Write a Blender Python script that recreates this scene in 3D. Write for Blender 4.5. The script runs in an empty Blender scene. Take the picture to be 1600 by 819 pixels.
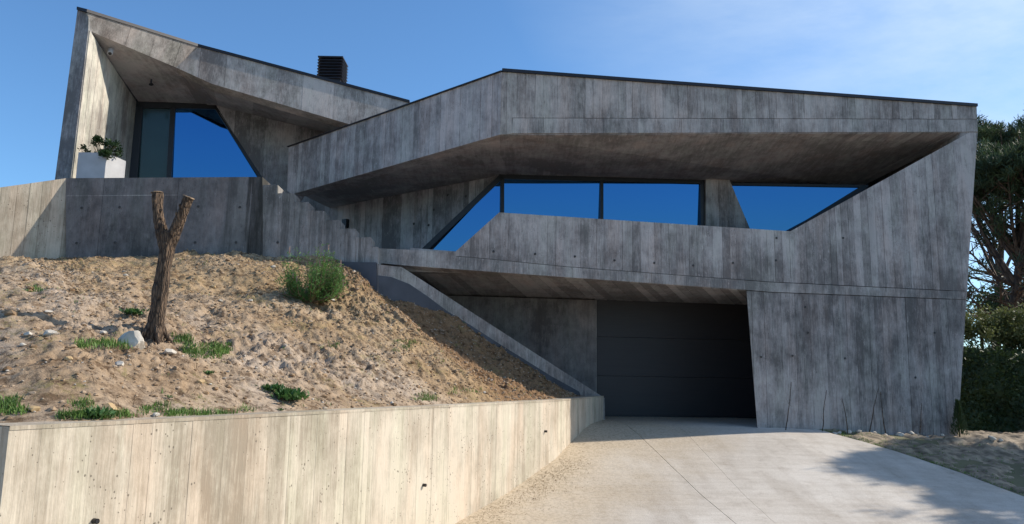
import bpy, bmesh, math, random
import numpy as np
from mathutils import Vector, Matrix
from mathutils.bvhtree import BVHTree
random.seed(7); RNG = np.random.default_rng(11)
S = bpy.context.scene; COL = S.collection
R = math.radians

# ---------------------------------------------------------------- camera
EYE = Vector((0.0, 0.0, 1.70)); FPX = 1200.0
TH = math.atan(180.5 / FPX); RO = R(1.0)
f0 = Vector((0, math.cos(TH), math.sin(TH))); r0 = Vector((1, 0, 0)); u0 = Vector((0, -math.sin(TH), math.cos(TH)))
UPV = u0 * math.cos(RO) - r0 * math.sin(RO); RTV = r0 * math.cos(RO) + u0 * math.sin(RO)
cd = bpy.data.cameras.new('camera'); cam = bpy.data.objects.new('camera', cd); COL.objects.link(cam)
cd.sensor_width = 36; cd.lens = 27.0; cd.clip_end = 3000; cd.clip_start = 0.05
cam.matrix_world = Matrix(((RTV.x, UPV.x, -f0.x, EYE.x), (RTV.y, UPV.y, -f0.y, EYE.y), (RTV.z, UPV.z, -f0.z, EYE.z), (0, 0, 0, 1)))
S.camera = cam

# ---------------------------------------------------------------- sky and sun
SUN_AZ = R(13.5); SUN_EL = R(36)          # azimuth from +X towards +Y
w = bpy.data.worlds.new('World'); S.world = w; w.use_nodes = True
nt = w.node_tree; bg = nt.nodes['Background']; sky = nt.nodes.new('ShaderNodeTexSky')
sky.sky_type = 'NISHITA'; sky.sun_disc = False; sky.sun_elevation = SUN_EL; sky.sun_rotation = R(90) - SUN_AZ
sky.air_density = 1.0; sky.dust_density = .5; sky.ozone_density = 3.0; sky.altitude = 300
tint = nt.nodes.new('ShaderNodeMix'); tint.data_type = 'RGBA'; tint.blend_type = 'MULTIPLY'; tint.inputs[0].default_value = 1
tint.inputs[7].default_value = (.74, 1.03, 1.22, 1)
nt.links.new(sky.outputs[0], tint.inputs[6]); # thin high cirrus, whiter towards the sun
tc = nt.nodes.new('ShaderNodeTexCoord'); dp = nt.nodes.new('ShaderNodeVectorMath'); dp.operation = 'DOT_PRODUCT'
dp.inputs[1].default_value = (math.cos(SUN_EL) * math.cos(SUN_AZ), math.cos(SUN_EL) * math.sin(SUN_AZ), math.sin(SUN_EL))
nt.links.new(tc.outputs['Generated'], dp.inputs[0])
mr = nt.nodes.new('ShaderNodeMapRange'); mr.inputs[1].default_value = .42; mr.inputs[2].default_value = 1.05; nt.links.new(dp.outputs['Value'], mr.inputs[0])
mp = nt.nodes.new('ShaderNodeMapping'); mp.inputs['Scale'].default_value = (2.0, 5.5, 9.0); mp.inputs['Rotation'].default_value = (0, .4, .5); nt.links.new(tc.outputs['Generated'], mp.inputs[0])
cn = nt.nodes.new('ShaderNodeTexNoise'); cn.inputs['Scale'].default_value = 1.6; cn.inputs['Detail'].default_value = 9; cn.inputs['Roughness'].default_value = .62; nt.links.new(mp.outputs[0], cn.inputs[0])
cr_ = nt.nodes.new('ShaderNodeMapRange'); cr_.inputs[1].default_value = .38; cr_.inputs[2].default_value = .75; cr_.inputs[3].default_value = .55; cr_.inputs[4].default_value = 1.25; nt.links.new(cn.outputs[0], cr_.inputs[0])
mm = nt.nodes.new('ShaderNodeMath'); mm.operation = 'MULTIPLY'; nt.links.new(mr.outputs[0], mm.inputs[0]); nt.links.new(cr_.outputs[0], mm.inputs[1]); mm.use_clamp = True
veil = nt.nodes.new('ShaderNodeMix'); veil.data_type = 'RGBA'; nt.links.new(mm.outputs[0], veil.inputs[0]); nt.links.new(tint.outputs[2], veil.inputs[6]); veil.inputs[7].default_value = (5.4, 6.3, 7.2, 1)
nt.links.new(veil.outputs[2], bg.inputs[0]); bg.inputs[1].default_value = 0.130
sl = bpy.data.lights.new('sun', 'SUN'); so = bpy.data.objects.new('sun', sl); COL.objects.link(so)
sl.energy = 4.7; sl.angle = R(0.5); sl.color = (1.0, 0.92, 0.80)
sd = Vector((math.cos(SUN_EL) * math.cos(SUN_AZ), math.cos(SUN_EL) * math.sin(SUN_AZ), math.sin(SUN_EL)))
so.rotation_euler = (-sd).to_track_quat('-Z', 'Y').to_euler(); so.location = (20, 5, 20)
S.view_settings.view_transform = 'Standard'; S.view_settings.look = 'None'
S.view_settings.exposure = 0.25; S.view_settings.gamma = 1.0

# ---------------------------------------------------------------- survey helpers: sight lines onto the planes of the place
def ray(x, y):
    return (f0 * FPX + RTV * (x - 800) - UPV * (y - 409.5)).normalized()
def vplane(px, py, ang):
    """vertical plane through plan point (px,py) running at angle ang (degrees from +X)"""
    a = R(ang); n = Vector((math.sin(a), -math.cos(a), 0))
    return (Vector((px, py, 0)), n)
def hit(pl, x, y):
    p, n = pl; d = ray(x, y); t = (p - EYE).dot(n) / d.dot(n)
    return EYE + d * t
def atY(x, y, Y):
    d = ray(x, y); return EYE + d * (Y / d.y)
def atZ(x, y, z):
    d = ray(x, y); return EYE + d * ((z - EYE.z) / d.z)
def plane3(a, b, c):
    n = (b - a).cross(c - a).normalized()
    if n.dot(a - EYE) > 0: n = -n
    return (a, n)

# ---------------------------------------------------------------- object helpers
WL = {}
def thing(name, label, cat, loc=(0, 0, 0), group=None):
    o = bpy.data.objects.new(name, None); o.empty_display_size = .2; COL.objects.link(o); o.location = loc
    o['label'] = label; o['category'] = cat
    if group: o['group'] = group
    WL[o.name] = Vector(loc); return o
def tag(o, label, cat, group=None):
    o['label'] = label; o['category'] = cat
    if group: o['group'] = group
    return o
def kind(o, k):
    o['kind'] = k; return o
def link(name, me, mat, parent=None, loc=None):
    o = bpy.data.objects.new(name, me); COL.objects.link(o)
    if mat is not None and not me.materials: me.materials.append(mat)
    if parent is not None:
        o.parent = parent
    WL[o.name] = Vector(loc) if loc is not None else (WL[parent.name].copy() if parent is not None else Vector((0, 0, 0)))
    if parent is not None: o.location = WL[o.name] - WL[parent.name]
    else: o.location = WL[o.name]
    return o
def mk(name, vs, fs, mat, parent=None, smooth=False, loc=None, attr=None):
    """world-coordinate mesh -> object"""
    off = Vector(loc) if loc is not None else (WL[parent.name] if parent is not None else Vector((0, 0, 0)))
    me = bpy.data.meshes.new(name)
    if isinstance(vs, np.ndarray): vv = (vs - np.array(off)).tolist()
    else: vv = [(v[0] - off.x, v[1] - off.y, v[2] - off.z) for v in vs]
    me.from_pydata(vv, [], fs)
    if attr is not None:
        a = me.attributes.new('board', 'FLOAT', 'FACE'); a.data.foreach_set('value', attr)
    if smooth: me.polygons.foreach_set('use_smooth', [True] * len(me.polygons))
    me.update()
    return link(name, me, mat, parent, loc=off)
def bm2(name, bm, mat, parent=None, smooth=False, loc=None):
    off = Vector(loc) if loc is not None else (WL[parent.name] if parent is not None else Vector((0, 0, 0)))
    for v in bm.verts: v.co -= off
    me = bpy.data.meshes.new(name); bm.to_mesh(me); bm.free()
    if smooth: me.polygons.foreach_set('use_smooth', [True] * len(me.polygons))
    return link(name, me, mat, parent, loc=off)

def slab(name, pts, thick, mat, parent, n=None, board=0.14, axis=None, lift=0.0, seed=0, jit=.005, loc=None, back=None):
    """cast concrete slab: coplanar outline pts (its seen face), thick backwards, with the relief of its shuttering boards"""
    pts = [Vector(p) for p in pts]
    if n is None:
        c = sum(pts, Vector()) / len(pts)
        n = Vector((0, 0, 0))
        for i in range(len(pts)):
            n += (pts[i] - c).cross(pts[(i + 1) % len(pts)] - c)
        n.normalize()
        if n.dot(c - EYE) > 0: n = -n
    rnd = random.Random(seed * 13 + len(name))
    bm = bmesh.new(); lay = bm.faces.layers.float.new('board')
    # body
    rec = .006 if board else 0
    A = [bm.verts.new(p + n * (lift - rec)) for p in pts]; B = [bm.verts.new(p + (back if back is not None else -n * thick)) for p in pts]
    N = len(pts)
    for i in range(N):
        j = (i + 1) % N; f = bm.faces.new((A[i], A[j], B[j], B[i])); f[lay] = .45
    f = bm.faces.new(A); f[lay] = .2; f = bm.faces.new(B[::-1]); f[lay] = .4
    bmesh.ops.recalc_face_normals(bm, faces=bm.faces[:])
    if board:
        t = axis if axis is not None else Vector((0, 0, 1)).cross(n).normalized()
        t = (t - n * t.dot(n)).normalized()
        b2 = bmesh.new(); face = b2.faces.new([b2.verts.new(p) for p in pts])
        s = [p.dot(t) for p in pts]; a, b = min(s), max(s); x = a + rnd.uniform(.3, 1) * board; cuts = []
        while x < b - .02: cuts.append(x); x += board * rnd.choice((1, 1, 1, .8, 1.25))
        gs = [rnd.choice((.0008, .0014, .0026, .004)) for _ in cuts]
        for c, g in zip(cuts, gs):
            for q in (c - g, c + g):
                bmesh.ops.bisect_plane(b2, geom=b2.verts[:] + b2.edges[:] + b2.faces[:], plane_co=t * q, plane_no=t, dist=1e-5)
        off = {}
        for f in b2.faces:
            m = f.calc_center_bounds().dot(t)
            k = sum(1 for c in cuts if c < m)
            if any(abs(m - c) < g * .9 for c, g in zip(cuts, gs)): continue
            if k not in off: off[k] = (rnd.uniform(-jit * .5, jit * .5), rnd.random())
            o, rv = off[k]; vs = [v.co for v in f.verts]
            T = [bm.verts.new(v + n * (lift + o)) for v in vs]; L = [bm.verts.new(v + n * (lift - rec - .002)) for v in vs]
            ff = bm.faces.new(T); ff[lay] = rv
            if ff.normal.dot(n) < 0: ff.normal_flip()
            for i in range(len(vs)):
                j = (i + 1) % len(vs)
                q = bm.faces.new((T[i], T[j], L[j], L[i])); q[lay] = rv * .6
        b2.free()
    bm.normal_update()
    for f in bm.faces:
        pass
    o = bm2(name, bm, mat, parent, loc=loc)
    return o
def hull(name, pts, mat, parent, loc=None):
    bm = bmesh.new(); [bm.verts.new(p) for p in pts]
    r = bmesh.ops.convex_hull(bm, input=bm.verts[:])
    bmesh.ops.delete(bm, geom=[v for v in bm.verts if not v.link_faces], context='VERTS')
    bmesh.ops.recalc_face_normals(bm, faces=bm.faces[:])
    return bm2(name, bm, mat, parent, loc=loc)
def bar(name, a, b, wd, dp, n, mat, parent):
    """rectangular bar from a to b; width wd across, depth dp along n"""
    a = Vector(a); b = Vector(b); d = (b - a).normalized(); s = d.cross(n).normalized() * wd / 2; k = n * dp
    vs = [a - s, a + s, b + s, b - s, a - s - k, a + s - k, b + s - k, b - s - k]
    fs = [(0, 1, 2, 3), (7, 6, 5, 4), (0, 4, 5, 1), (1, 5, 6, 2), (2, 6, 7, 3), (3, 7, 4, 0)]
    return mk(name, vs, fs, mat, parent)
def tube_arr(path, rad, sides=8, rough=0, rnd=random, cap=True):
    vs = []; fs = []; n = len(path); path = [Vector(p) for p in path]
    ref = Vector((.3, .9, .2))
    for i, p in enumerate(path):
        d = (path[min(i + 1, n - 1)] - path[max(i - 1, 0)]).normalized()
        a = d.cross(ref).normalized(); b = d.cross(a)
        for k in range(sides):
            th = 2 * math.pi * k / sides; r = rad[i] * (1 + rough * rnd.uniform(-1, 1))
            vs.append(p + (a * math.cos(th) + b * math.sin(th)) * r)
    for i in range(n - 1):
        for k in range(sides):
            q = (k + 1) % sides; fs.append((i * sides + k, i * sides + q, (i + 1) * sides + q, (i + 1) * sides + k))
    if cap:
        fs.append(tuple(range(sides))[::-1]); fs.append(tuple((n - 1) * sides + k for k in range(sides)))
    return vs, fs
def join(parts):
    V = []; F = []
    for v, f in parts:
        o = len(V); V += list(v); F += [tuple(i + o for i in q) for q in f]
    return V, F

# numpy value noise -----------------------------------------------------------
_T = RNG.random((256, 256))
def vn(x, y):
    xi = np.floor(x).astype(int); yi = np.floor(y).astype(int); xf = x - xi; yf = y - yi
    xf = xf * xf * (3 - 2 * xf); yf = yf * yf * (3 - 2 * yf)
    a = _T[xi % 256, yi % 256]; b = _T[(xi + 1) % 256, yi % 256]; c = _T[xi % 256, (yi + 1) % 256]; d = _T[(xi + 1) % 256, (yi + 1) % 256]
    return (a * (1 - xf) + b * xf) * (1 - yf) + (c * (1 - xf) + d * xf) * yf - .5
def fbm(x, y, o=4, l=2.1, g=.5):
    s = 0; a = 1
    for i in range(o):
        s = s + a * vn(x + 17.3 * i, y + 9.1 * i); x = x * l; y = y * l; a *= g
    return s

# ---------------------------------------------------------------- materials
def newmat(name):
    m = bpy.data.materials.new(name); m.use_nodes = True; t = m.node_tree
    return m, t, t.nodes['Principled BSDF']
def N(t, typ, **kw):
    n = t.nodes.new(typ)
    for k, v in kw.items():
        if k in ('operation', 'blend_type', 'data_type', 'feature', 'attribute_name', 'interpolation', 'noise_dimensions', 'distance'): setattr(n, k, v)
        else: n.inputs[k].default_value = v
    return n
def L(t, a, b): t.links.new(a, b)
def coords(t, scale, obj=True):
    tc = N(t, 'ShaderNodeTexCoord'); mp = N(t, 'ShaderNodeMapping'); mp.inputs['Scale'].default_value = scale
    L(t, tc.outputs['Object'], mp.inputs[0]); return mp.outputs[0]
def ramp(t, fac, stops):
    r = N(t, 'ShaderNodeValToRGB'); e = r.color_ramp.elements
    while len(e) < len(stops): e.new(.5)
    for i, (p, c) in enumerate(stops): e[i].position = p; e[i].color = (*c, 1) if len(c) == 3 else c
    L(t, fac, r.inputs[0]); return r.outputs[0]
def math_(t, op, a, b=None, c=None):
    n = N(t, 'ShaderNodeMath', operation=op)
    for i, v in enumerate((a, b, c)):
        if v is None: continue
        if hasattr(v, 'links'): L(t, v, n.inputs[i])
        else: n.inputs[i].default_value = v
    return n.outputs[0]
def mixc(t, fac, a, b, mode='MIX'):
    n = N(t, 'ShaderNodeMix', data_type='RGBA', blend_type=mode)
    for v, s in ((fac, n.inputs[0]), (a, n.inputs[6]), (b, n.inputs[7])):
        if hasattr(v, 'links'): L(t, v, s)
        elif isinstance(v, tuple): s.default_value = (*v, 1)
        else: s.default_value = v
    return n.outputs[2]
def bump(t, h, strength, dist, bs):
    b = N(t, 'ShaderNodeBump', Strength=strength, Distance=dist); L(t, h, b.inputs['Height']); L(t, b.outputs[0], bs.inputs['Normal']); return b
def concrete(name, dark, light, bd=.5, streak=1.0, pores=.5, stain=.0, stops=(.2, .8), rust=0, horiz=False, across=None, poresc=60, bands=(), fleck=1.0, fine=(10, 1.4, 58, 4.5)):
    m, t, b = newmat(name)
    at = N(t, 'ShaderNodeAttribute', attribute_name='board')
    sc = (fine[0], fine[0], fine[1]) if not horiz else across or (7, .5, 4)
    n1 = N(t, 'ShaderNodeTexNoise', Scale=1.0, Detail=6, Roughness=.65); L(t, coords(t, sc), n1.inputs[0])
    n2 = N(t, 'ShaderNodeTexNoise', Scale=1.0, Detail=8, Roughness=.7); L(t, coords(t, (1.3, 1.3, 1.0)), n2.inputs[0])
    n3 = N(t, 'ShaderNodeTexNoise', Scale=1.0, Detail=5, Roughness=.7)
    s3 = (fine[2], fine[2], fine[3]) if not horiz else tuple(q * 4 for q in sc); L(t, coords(t, s3), n3.inputs[0])
    # sum: board tone + streaks + blotches
    a = math_(t, 'MULTIPLY_ADD', math_(t, 'SUBTRACT', at.outputs['Fac'], .5), bd, .5)
    a = math_(t, 'MULTIPLY_ADD', math_(t, 'SUBTRACT', n1.outputs[0], .5), 0.62 * streak, a)
    a = math_(t, 'MULTIPLY_ADD', math_(t, 'SUBTRACT', n3.outputs[0], .5), 0.95 * streak, a)
    a = math_(t, 'MULTIPLY_ADD', math_(t, 'SUBTRACT', n2.outputs[0], .5), 1.5, a)
    n6 = N(t, 'ShaderNodeTexNoise', Scale=1.0, Detail=10, Roughness=.78); L(t, coords(t, (7, 7, 4.5)), n6.inputs[0])
    a = math_(t, 'MULTIPLY_ADD', math_(t, 'SUBTRACT', n6.outputs[0], .5), .95, a)
    n7 = N(t, 'ShaderNodeTexNoise', Scale=1.0, Detail=4, Roughness=.6); L(t, coords(t, (.45, .45, .6)), n7.inputs[0])
    a = math_(t, 'MULTIPLY_ADD', math_(t, 'SUBTRACT', n7.outputs[0], .5), 1.1, a)
    col = ramp(t, a, [(stops[0], dark), (stops[1], light)])
    # lime-white efflorescence patches
    w1 = N(t, 'ShaderNodeTexNoise', Scale=1.0, Detail=9, Roughness=.75); L(t, coords(t, (6, 6, 1.2)), w1.inputs[0])
    wm = ramp(t, w1.outputs[0], [(.58, (0, 0, 0)), (.70, (1, 1, 1))])
    col = mixc(t, math_(t, 'MULTIPLY', wm, .45), col, tuple(min(.75, c * 1.35) for c in light))
    f1 = N(t, 'ShaderNodeTexNoise', Scale=1.0, Detail=7, Roughness=.8); L(t, coords(t, (20, 20, 6) if not horiz else tuple(q * 3 for q in sc)), f1.inputs[0])
    col = mixc(t, math_(t, 'MULTIPLY', ramp(t, f1.outputs[0], [(.60, (0, 0, 0)), (.67, (1, 1, 1))]), .5 * fleck), col, tuple(min(.75, q * 1.45) for q in light))
    col = mixc(t, math_(t, 'MULTIPLY', ramp(t, f1.outputs[0], [(.33, (1, 1, 1)), (.40, (0, 0, 0))]), .6 * fleck), col, tuple(q * .6 for q in dark))
    hue = N(t, 'ShaderNodeTexNoise', Scale=1.0, Detail=3, Roughness=.5); L(t, coords(t, (3.1, 3.1, .7)), hue.inputs[0])
    col = mixc(t, .8, col, ramp(t, hue.outputs[0], [(.36, (1.06, .985, .95)), (.5, (1, 1, 1)), (.64, (.95, .99, .955))]), 'MULTIPLY')
    if stain:
        st = N(t, 'ShaderNodeTexNoise', Scale=1.0, Detail=4, Roughness=.6); L(t, coords(t, (3.0, 3.0, .22)), st.inputs[0])
        sm = ramp(t, st.outputs[0], [(.55, (0, 0, 0)), (.70, (1, 1, 1))])
        col = mixc(t, math_(t, 'MULTIPLY', sm, stain), col, tuple(c * .38 for c in dark))
    if bands:   # run-off stains at fixed places along the wall
        tb = N(t, 'ShaderNodeTexCoord'); sb = N(t, 'ShaderNodeSeparateXYZ'); L(t, tb.outputs['Object'], sb.inputs[0])
        wob = N(t, 'ShaderNodeTexNoise', Scale=1, Detail=5, Roughness=.6); L(t, coords(t, (14, 14, .8)), wob.inputs[0])
        xw = math_(t, 'MULTIPLY_ADD', math_(t, 'SUBTRACT', wob.outputs[0], .5), .5, sb.outputs[0])
        for a0, a1, k in bands:
            e1_ = N(t, 'ShaderNodeMapRange'); e1_.interpolation_type = 'SMOOTHSTEP'; e1_.inputs[1].default_value = a0 - .03; e1_.inputs[2].default_value = a0 + .07; L(t, xw, e1_.inputs[0])
            e2_ = N(t, 'ShaderNodeMapRange'); e2_.interpolation_type = 'SMOOTHSTEP'; e2_.inputs[1].default_value = a1 - .07; e2_.inputs[2].default_value = a1 + .05; e2_.inputs[3].default_value = 1; e2_.inputs[4].default_value = 0; L(t, xw, e2_.inputs[0])
            fl_ = ramp(t, n1.outputs[0], [(.30, (.35, .35, .35)), (.55, (1, 1, 1))])
            inn = math_(t, 'MULTIPLY', math_(t, 'MULTIPLY', e1_.outputs[0], e2_.outputs[0]), fl_)
            col = mixc(t, math_(t, 'MULTIPLY', inn, k * .8), col, (.028, .027, .022))
    # bug holes
    vo = N(t, 'ShaderNodeTexVoronoi', Scale=poresc, Randomness=1); L(t, coords(t, (1, 1, .8)), vo.inputs[0])
    sp = N(t, 'ShaderNodeTexNoise', Scale=4, Detail=2); L(t, coords(t, (1, 1, 1)), sp.inputs[0])
    rad = math_(t, 'MULTIPLY_ADD', math_(t, 'SUBTRACT', sp.outputs[0], .44), 1.0, .10)
    hole = math_(t, 'LESS_THAN', vo.outputs['Distance'], rad)
    hv = N(t, 'ShaderNodeTexWhiteNoise'); L(t, vo.outputs['Position'], hv.inputs[0])
    hole = math_(t, 'MULTIPLY', hole, math_(t, 'LESS_THAN', hv.outputs[0], .22))
    col = mixc(t, math_(t, 'MULTIPLY', hole, pores), col, tuple(c * .35 for c in dark))
    L(t, col, b.inputs['Base Color']); b.inputs['Roughness'].default_value = .82
    b.inputs['Specular IOR Level'].default_value = .3
    fn = N(t, 'ShaderNodeTexNoise', Scale=90, Detail=3); L(t, coords(t, (1, 1, .35)), fn.inputs[0])
    h = math_(t, 'ADD', math_(t, 'MULTIPLY', n3.outputs[0], .9), math_(t, 'MULTIPLY', fn.outputs[0], .5))
    h = math_(t, 'SUBTRACT', h, math_(t, 'MULTIPLY', hole, 1.2))
    bump(t, h, .55, .006, b)
    return m
def plain(name, col, rough=.5, metal=0, noise=.0, nscale=8, bumpd=0):
    m, t, b = newmat(name)
    b.inputs['Roughness'].default_value = rough; b.inputs['Metallic'].default_value = metal
    n1 = N(t, 'ShaderNodeTexNoise', Scale=nscale, Detail=5); L(t, coords(t, (1, 1, 1)), n1.inputs[0])
    c = ramp(t, n1.outputs[0], [(.3, tuple(q * (1 - noise) for q in col)), (.7, tuple(min(1, q * (1 + noise)) for q in col))])
    L(t, c, b.inputs['Base Color'])
    if bumpd: bump(t, n1.outputs[0], .6, bumpd, b)
    return m

M_CON = concrete('board_concrete', (.175, .157, .147), (.51, .462, .432), bd=.30, streak=.85, pores=.6, stain=.25)
M_FOLD = concrete('fold_concrete', (.20, .182, .175), (.56, .515, .495), bd=.25, streak=.8, pores=.6)
M_BAND = concrete('band_concrete', (.18, .165, .155), (.50, .46, .425), bd=.15, streak=.9, pores=.4)
M_FAS = concrete('fascia_concrete', (.185, .166, .152), (.51, .463, .425), bd=.3, streak=.9, pores=.5)
M_SOF = concrete('soffit_concrete', (.22, .203, .197), (.48, .448, .437), bd=.5, streak=.6, pores=.4, horiz=True, across=(5, .5, 2))
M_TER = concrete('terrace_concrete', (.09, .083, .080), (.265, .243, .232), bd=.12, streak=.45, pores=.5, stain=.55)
M_RET = concrete('retaining_concrete', (.30, .252, .19), (.60, .525, .42), bd=.34, streak=1.0, pores=.75, stops=(.12, .85), poresc=44, fleck=.2, fine=(18, .8, 60, 3.0))
M_STAIN = concrete('stained_terrace_concrete', (.09, .083, .080), (.265, .243, .232), bd=.12, streak=.45, pores=.5, stain=.35, bands=[(.86, 1.36, 1.1), (.52, .64, .5), (1.63, 1.72, .8), (1.86, 1.95, .8), (2.10, 2.19, .8), (2.34, 2.44, .85), (2.58, 2.70, .9)])
M_STEPC = concrete('step_concrete', (.13, .12, .112), (.38, .352, .33), bd=.1, streak=.6, pores=.5, stain=.2, bands=[(1.14, 1.20, .8), (1.38, 1.46, .9), (1.63, 1.70, .9), (1.86, 1.93, .9), (2.09, 2.17, .9), (2.34, 2.42, .95), (2.58, 2.68, 1)])
M_PALE = concrete('sunlit_face_concrete', (.24, .215, .19), (.62, .575, .49), bd=.3, streak=.8, pores=.5)  # sunlight put into the colour: paler copy for the end wall's lit side
M_LOW = concrete('lower_wall_concrete', (.135, .121, .114), (.43, .39, .366), bd=.22, streak=.9, pores=.6)  # darker tone of the board concrete, on the lower wall only
M_BLUE = concrete('recess_concrete', (.15, .145, .148), (.48, .465, .465), bd=.5, streak=.8, pores=.5)
M_METAL = plain('dark_metal', (.018, .016, .020), .45, .2, .2)
M_FRAME = plain('window_frame_metal', (.022, .021, .023), .4, .3, .1)
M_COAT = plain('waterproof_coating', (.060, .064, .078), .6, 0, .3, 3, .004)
M_WHITE = plain('white_paint', (.42, .42, .43), .6, 0, .10, 5)
def glass():
    m, t, b = newmat('coated_glass')
    b.inputs['Metallic'].default_value = 1.0; b.inputs['Roughness'].default_value = .02
    b.inputs['Base Color'].default_value = (.045, .15, .34, 1)
    n1 = N(t, 'ShaderNodeTexNoise', Scale=.7, Detail=1); L(t, coords(t, (1, 1, 1)), n1.inputs[0]); bump(t, n1.outputs[0], .25, .01, b)
    return m
M_GLASS = glass()
M_DGLASS = plain('curtained_glass', (.012, .034, .036), .12, 0, .25, 1.5)
def doormat():
    m, t, b = newmat('garage_door_paint')
    n1 = N(t, 'ShaderNodeTexNoise', Scale=1, Detail=4); L(t, coords(t, (2, 2, 60)), n1.inputs[0])
    c = ramp(t, n1.outputs[0], [(.3, (.024, .021, .023)), (.7, (.031, .027, .029))]); L(t, c, b.inputs['Base Color'])
    b.inputs['Roughness'].default_value = .5; bump(t, n1.outputs[0], .4, .002, b); return m
M_DOOR = doormat()
def bark(name, a, c, sc=(14, 14, 3), d=.03):
    m, t, b = newmat(name)
    n1 = N(t, 'ShaderNodeTexNoise', Scale=1, Detail=8, Roughness=.7); L(t, coords(t, sc), n1.inputs[0])
    vo = N(t, 'ShaderNodeTexVoronoi', Scale=1.6, feature='DISTANCE_TO_EDGE'); L(t, coords(t, sc), vo.inputs[0])
    h = math_(t, 'ADD', n1.outputs[0], math_(t, 'MULTIPLY', math_(t, 'MINIMUM', vo.outputs[0], .25), 1.6))
    L(t, ramp(t, h, [(.45, a), (.95, c)]), b.inputs['Base Color']); b.inputs['Roughness'].default_value = .9
    bump(t, h, .9, d, b); return m
M_BARK = bark('stump_bark', (.022, .014, .010), (.17, .110, .068), (26, 26, 5), .03)
M_PBARK = bark('pine_bark', (.045, .028, .02), (.15, .095, .06), (5, 5, 1.2), .05)
M_CUT = plain('cut_wood', (.20, .135, .08), .8, 0, .5, 22, .006)
def leafm(name, a, c, sc=3, trans=.25):
    m, t, b = newmat(name)
    n1 = N(t, 'ShaderNodeTexNoise', Scale=sc, Detail=4); L(t, coords(t, (1, 1, 1)), n1.inputs[0])
    col = ramp(t, n1.outputs[0], [(.35, a), (.68, c)]); L(t, col, b.inputs['Base Color']); b.inputs['Roughness'].default_value = .6
    tr = N(t, 'ShaderNodeBsdfTranslucent'); L(t, col, tr.inputs[0]); mx = N(t, 'ShaderNodeMixShader'); mx.inputs[0].default_value = trans
    L(t, b.outputs[0], mx.inputs[1]); L(t, tr.outputs[0], mx.inputs[2]); L(t, mx.outputs[0], t.nodes['Material Output'].inputs[0])
    return m
M_PINE = leafm('pine_needles', (.020, .034, .014), (.075, .11, .042), .8, .3)
M_HEDGE = leafm('hedge_leaves', (.020, .040, .012), (.05, .085, .025), 1.2)
M_LBUSH = leafm('yellow_green_leaves', (.08, .10, .03), (.20, .22, .08), 2)
M_BUSH = leafm('rosemary_leaves', (.065, .15, .035), (.16, .32, .08), 5, .4)
M_PLUME = leafm('pink_plume', (.28, .20, .16), (.42, .30, .25), 5)
M_GRASS = leafm('grass_blades', (.06, .13, .02), (.17, .28, .06), 4)
M_WEED = leafm('weed_leaves', (.035, .10, .02), (.08, .18, .05), 6)
M_POTP = leafm('potted_leaves', (.012, .035, .010), (.035, .075, .02), 8, .15)
M_DRY = plain('dry_stem', (.16, .11, .06), .9, 0, .4, 20)
M_LEAF = plain('dry_leaf', (.11, .065, .035), .9, 0, .5, 30)
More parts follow.
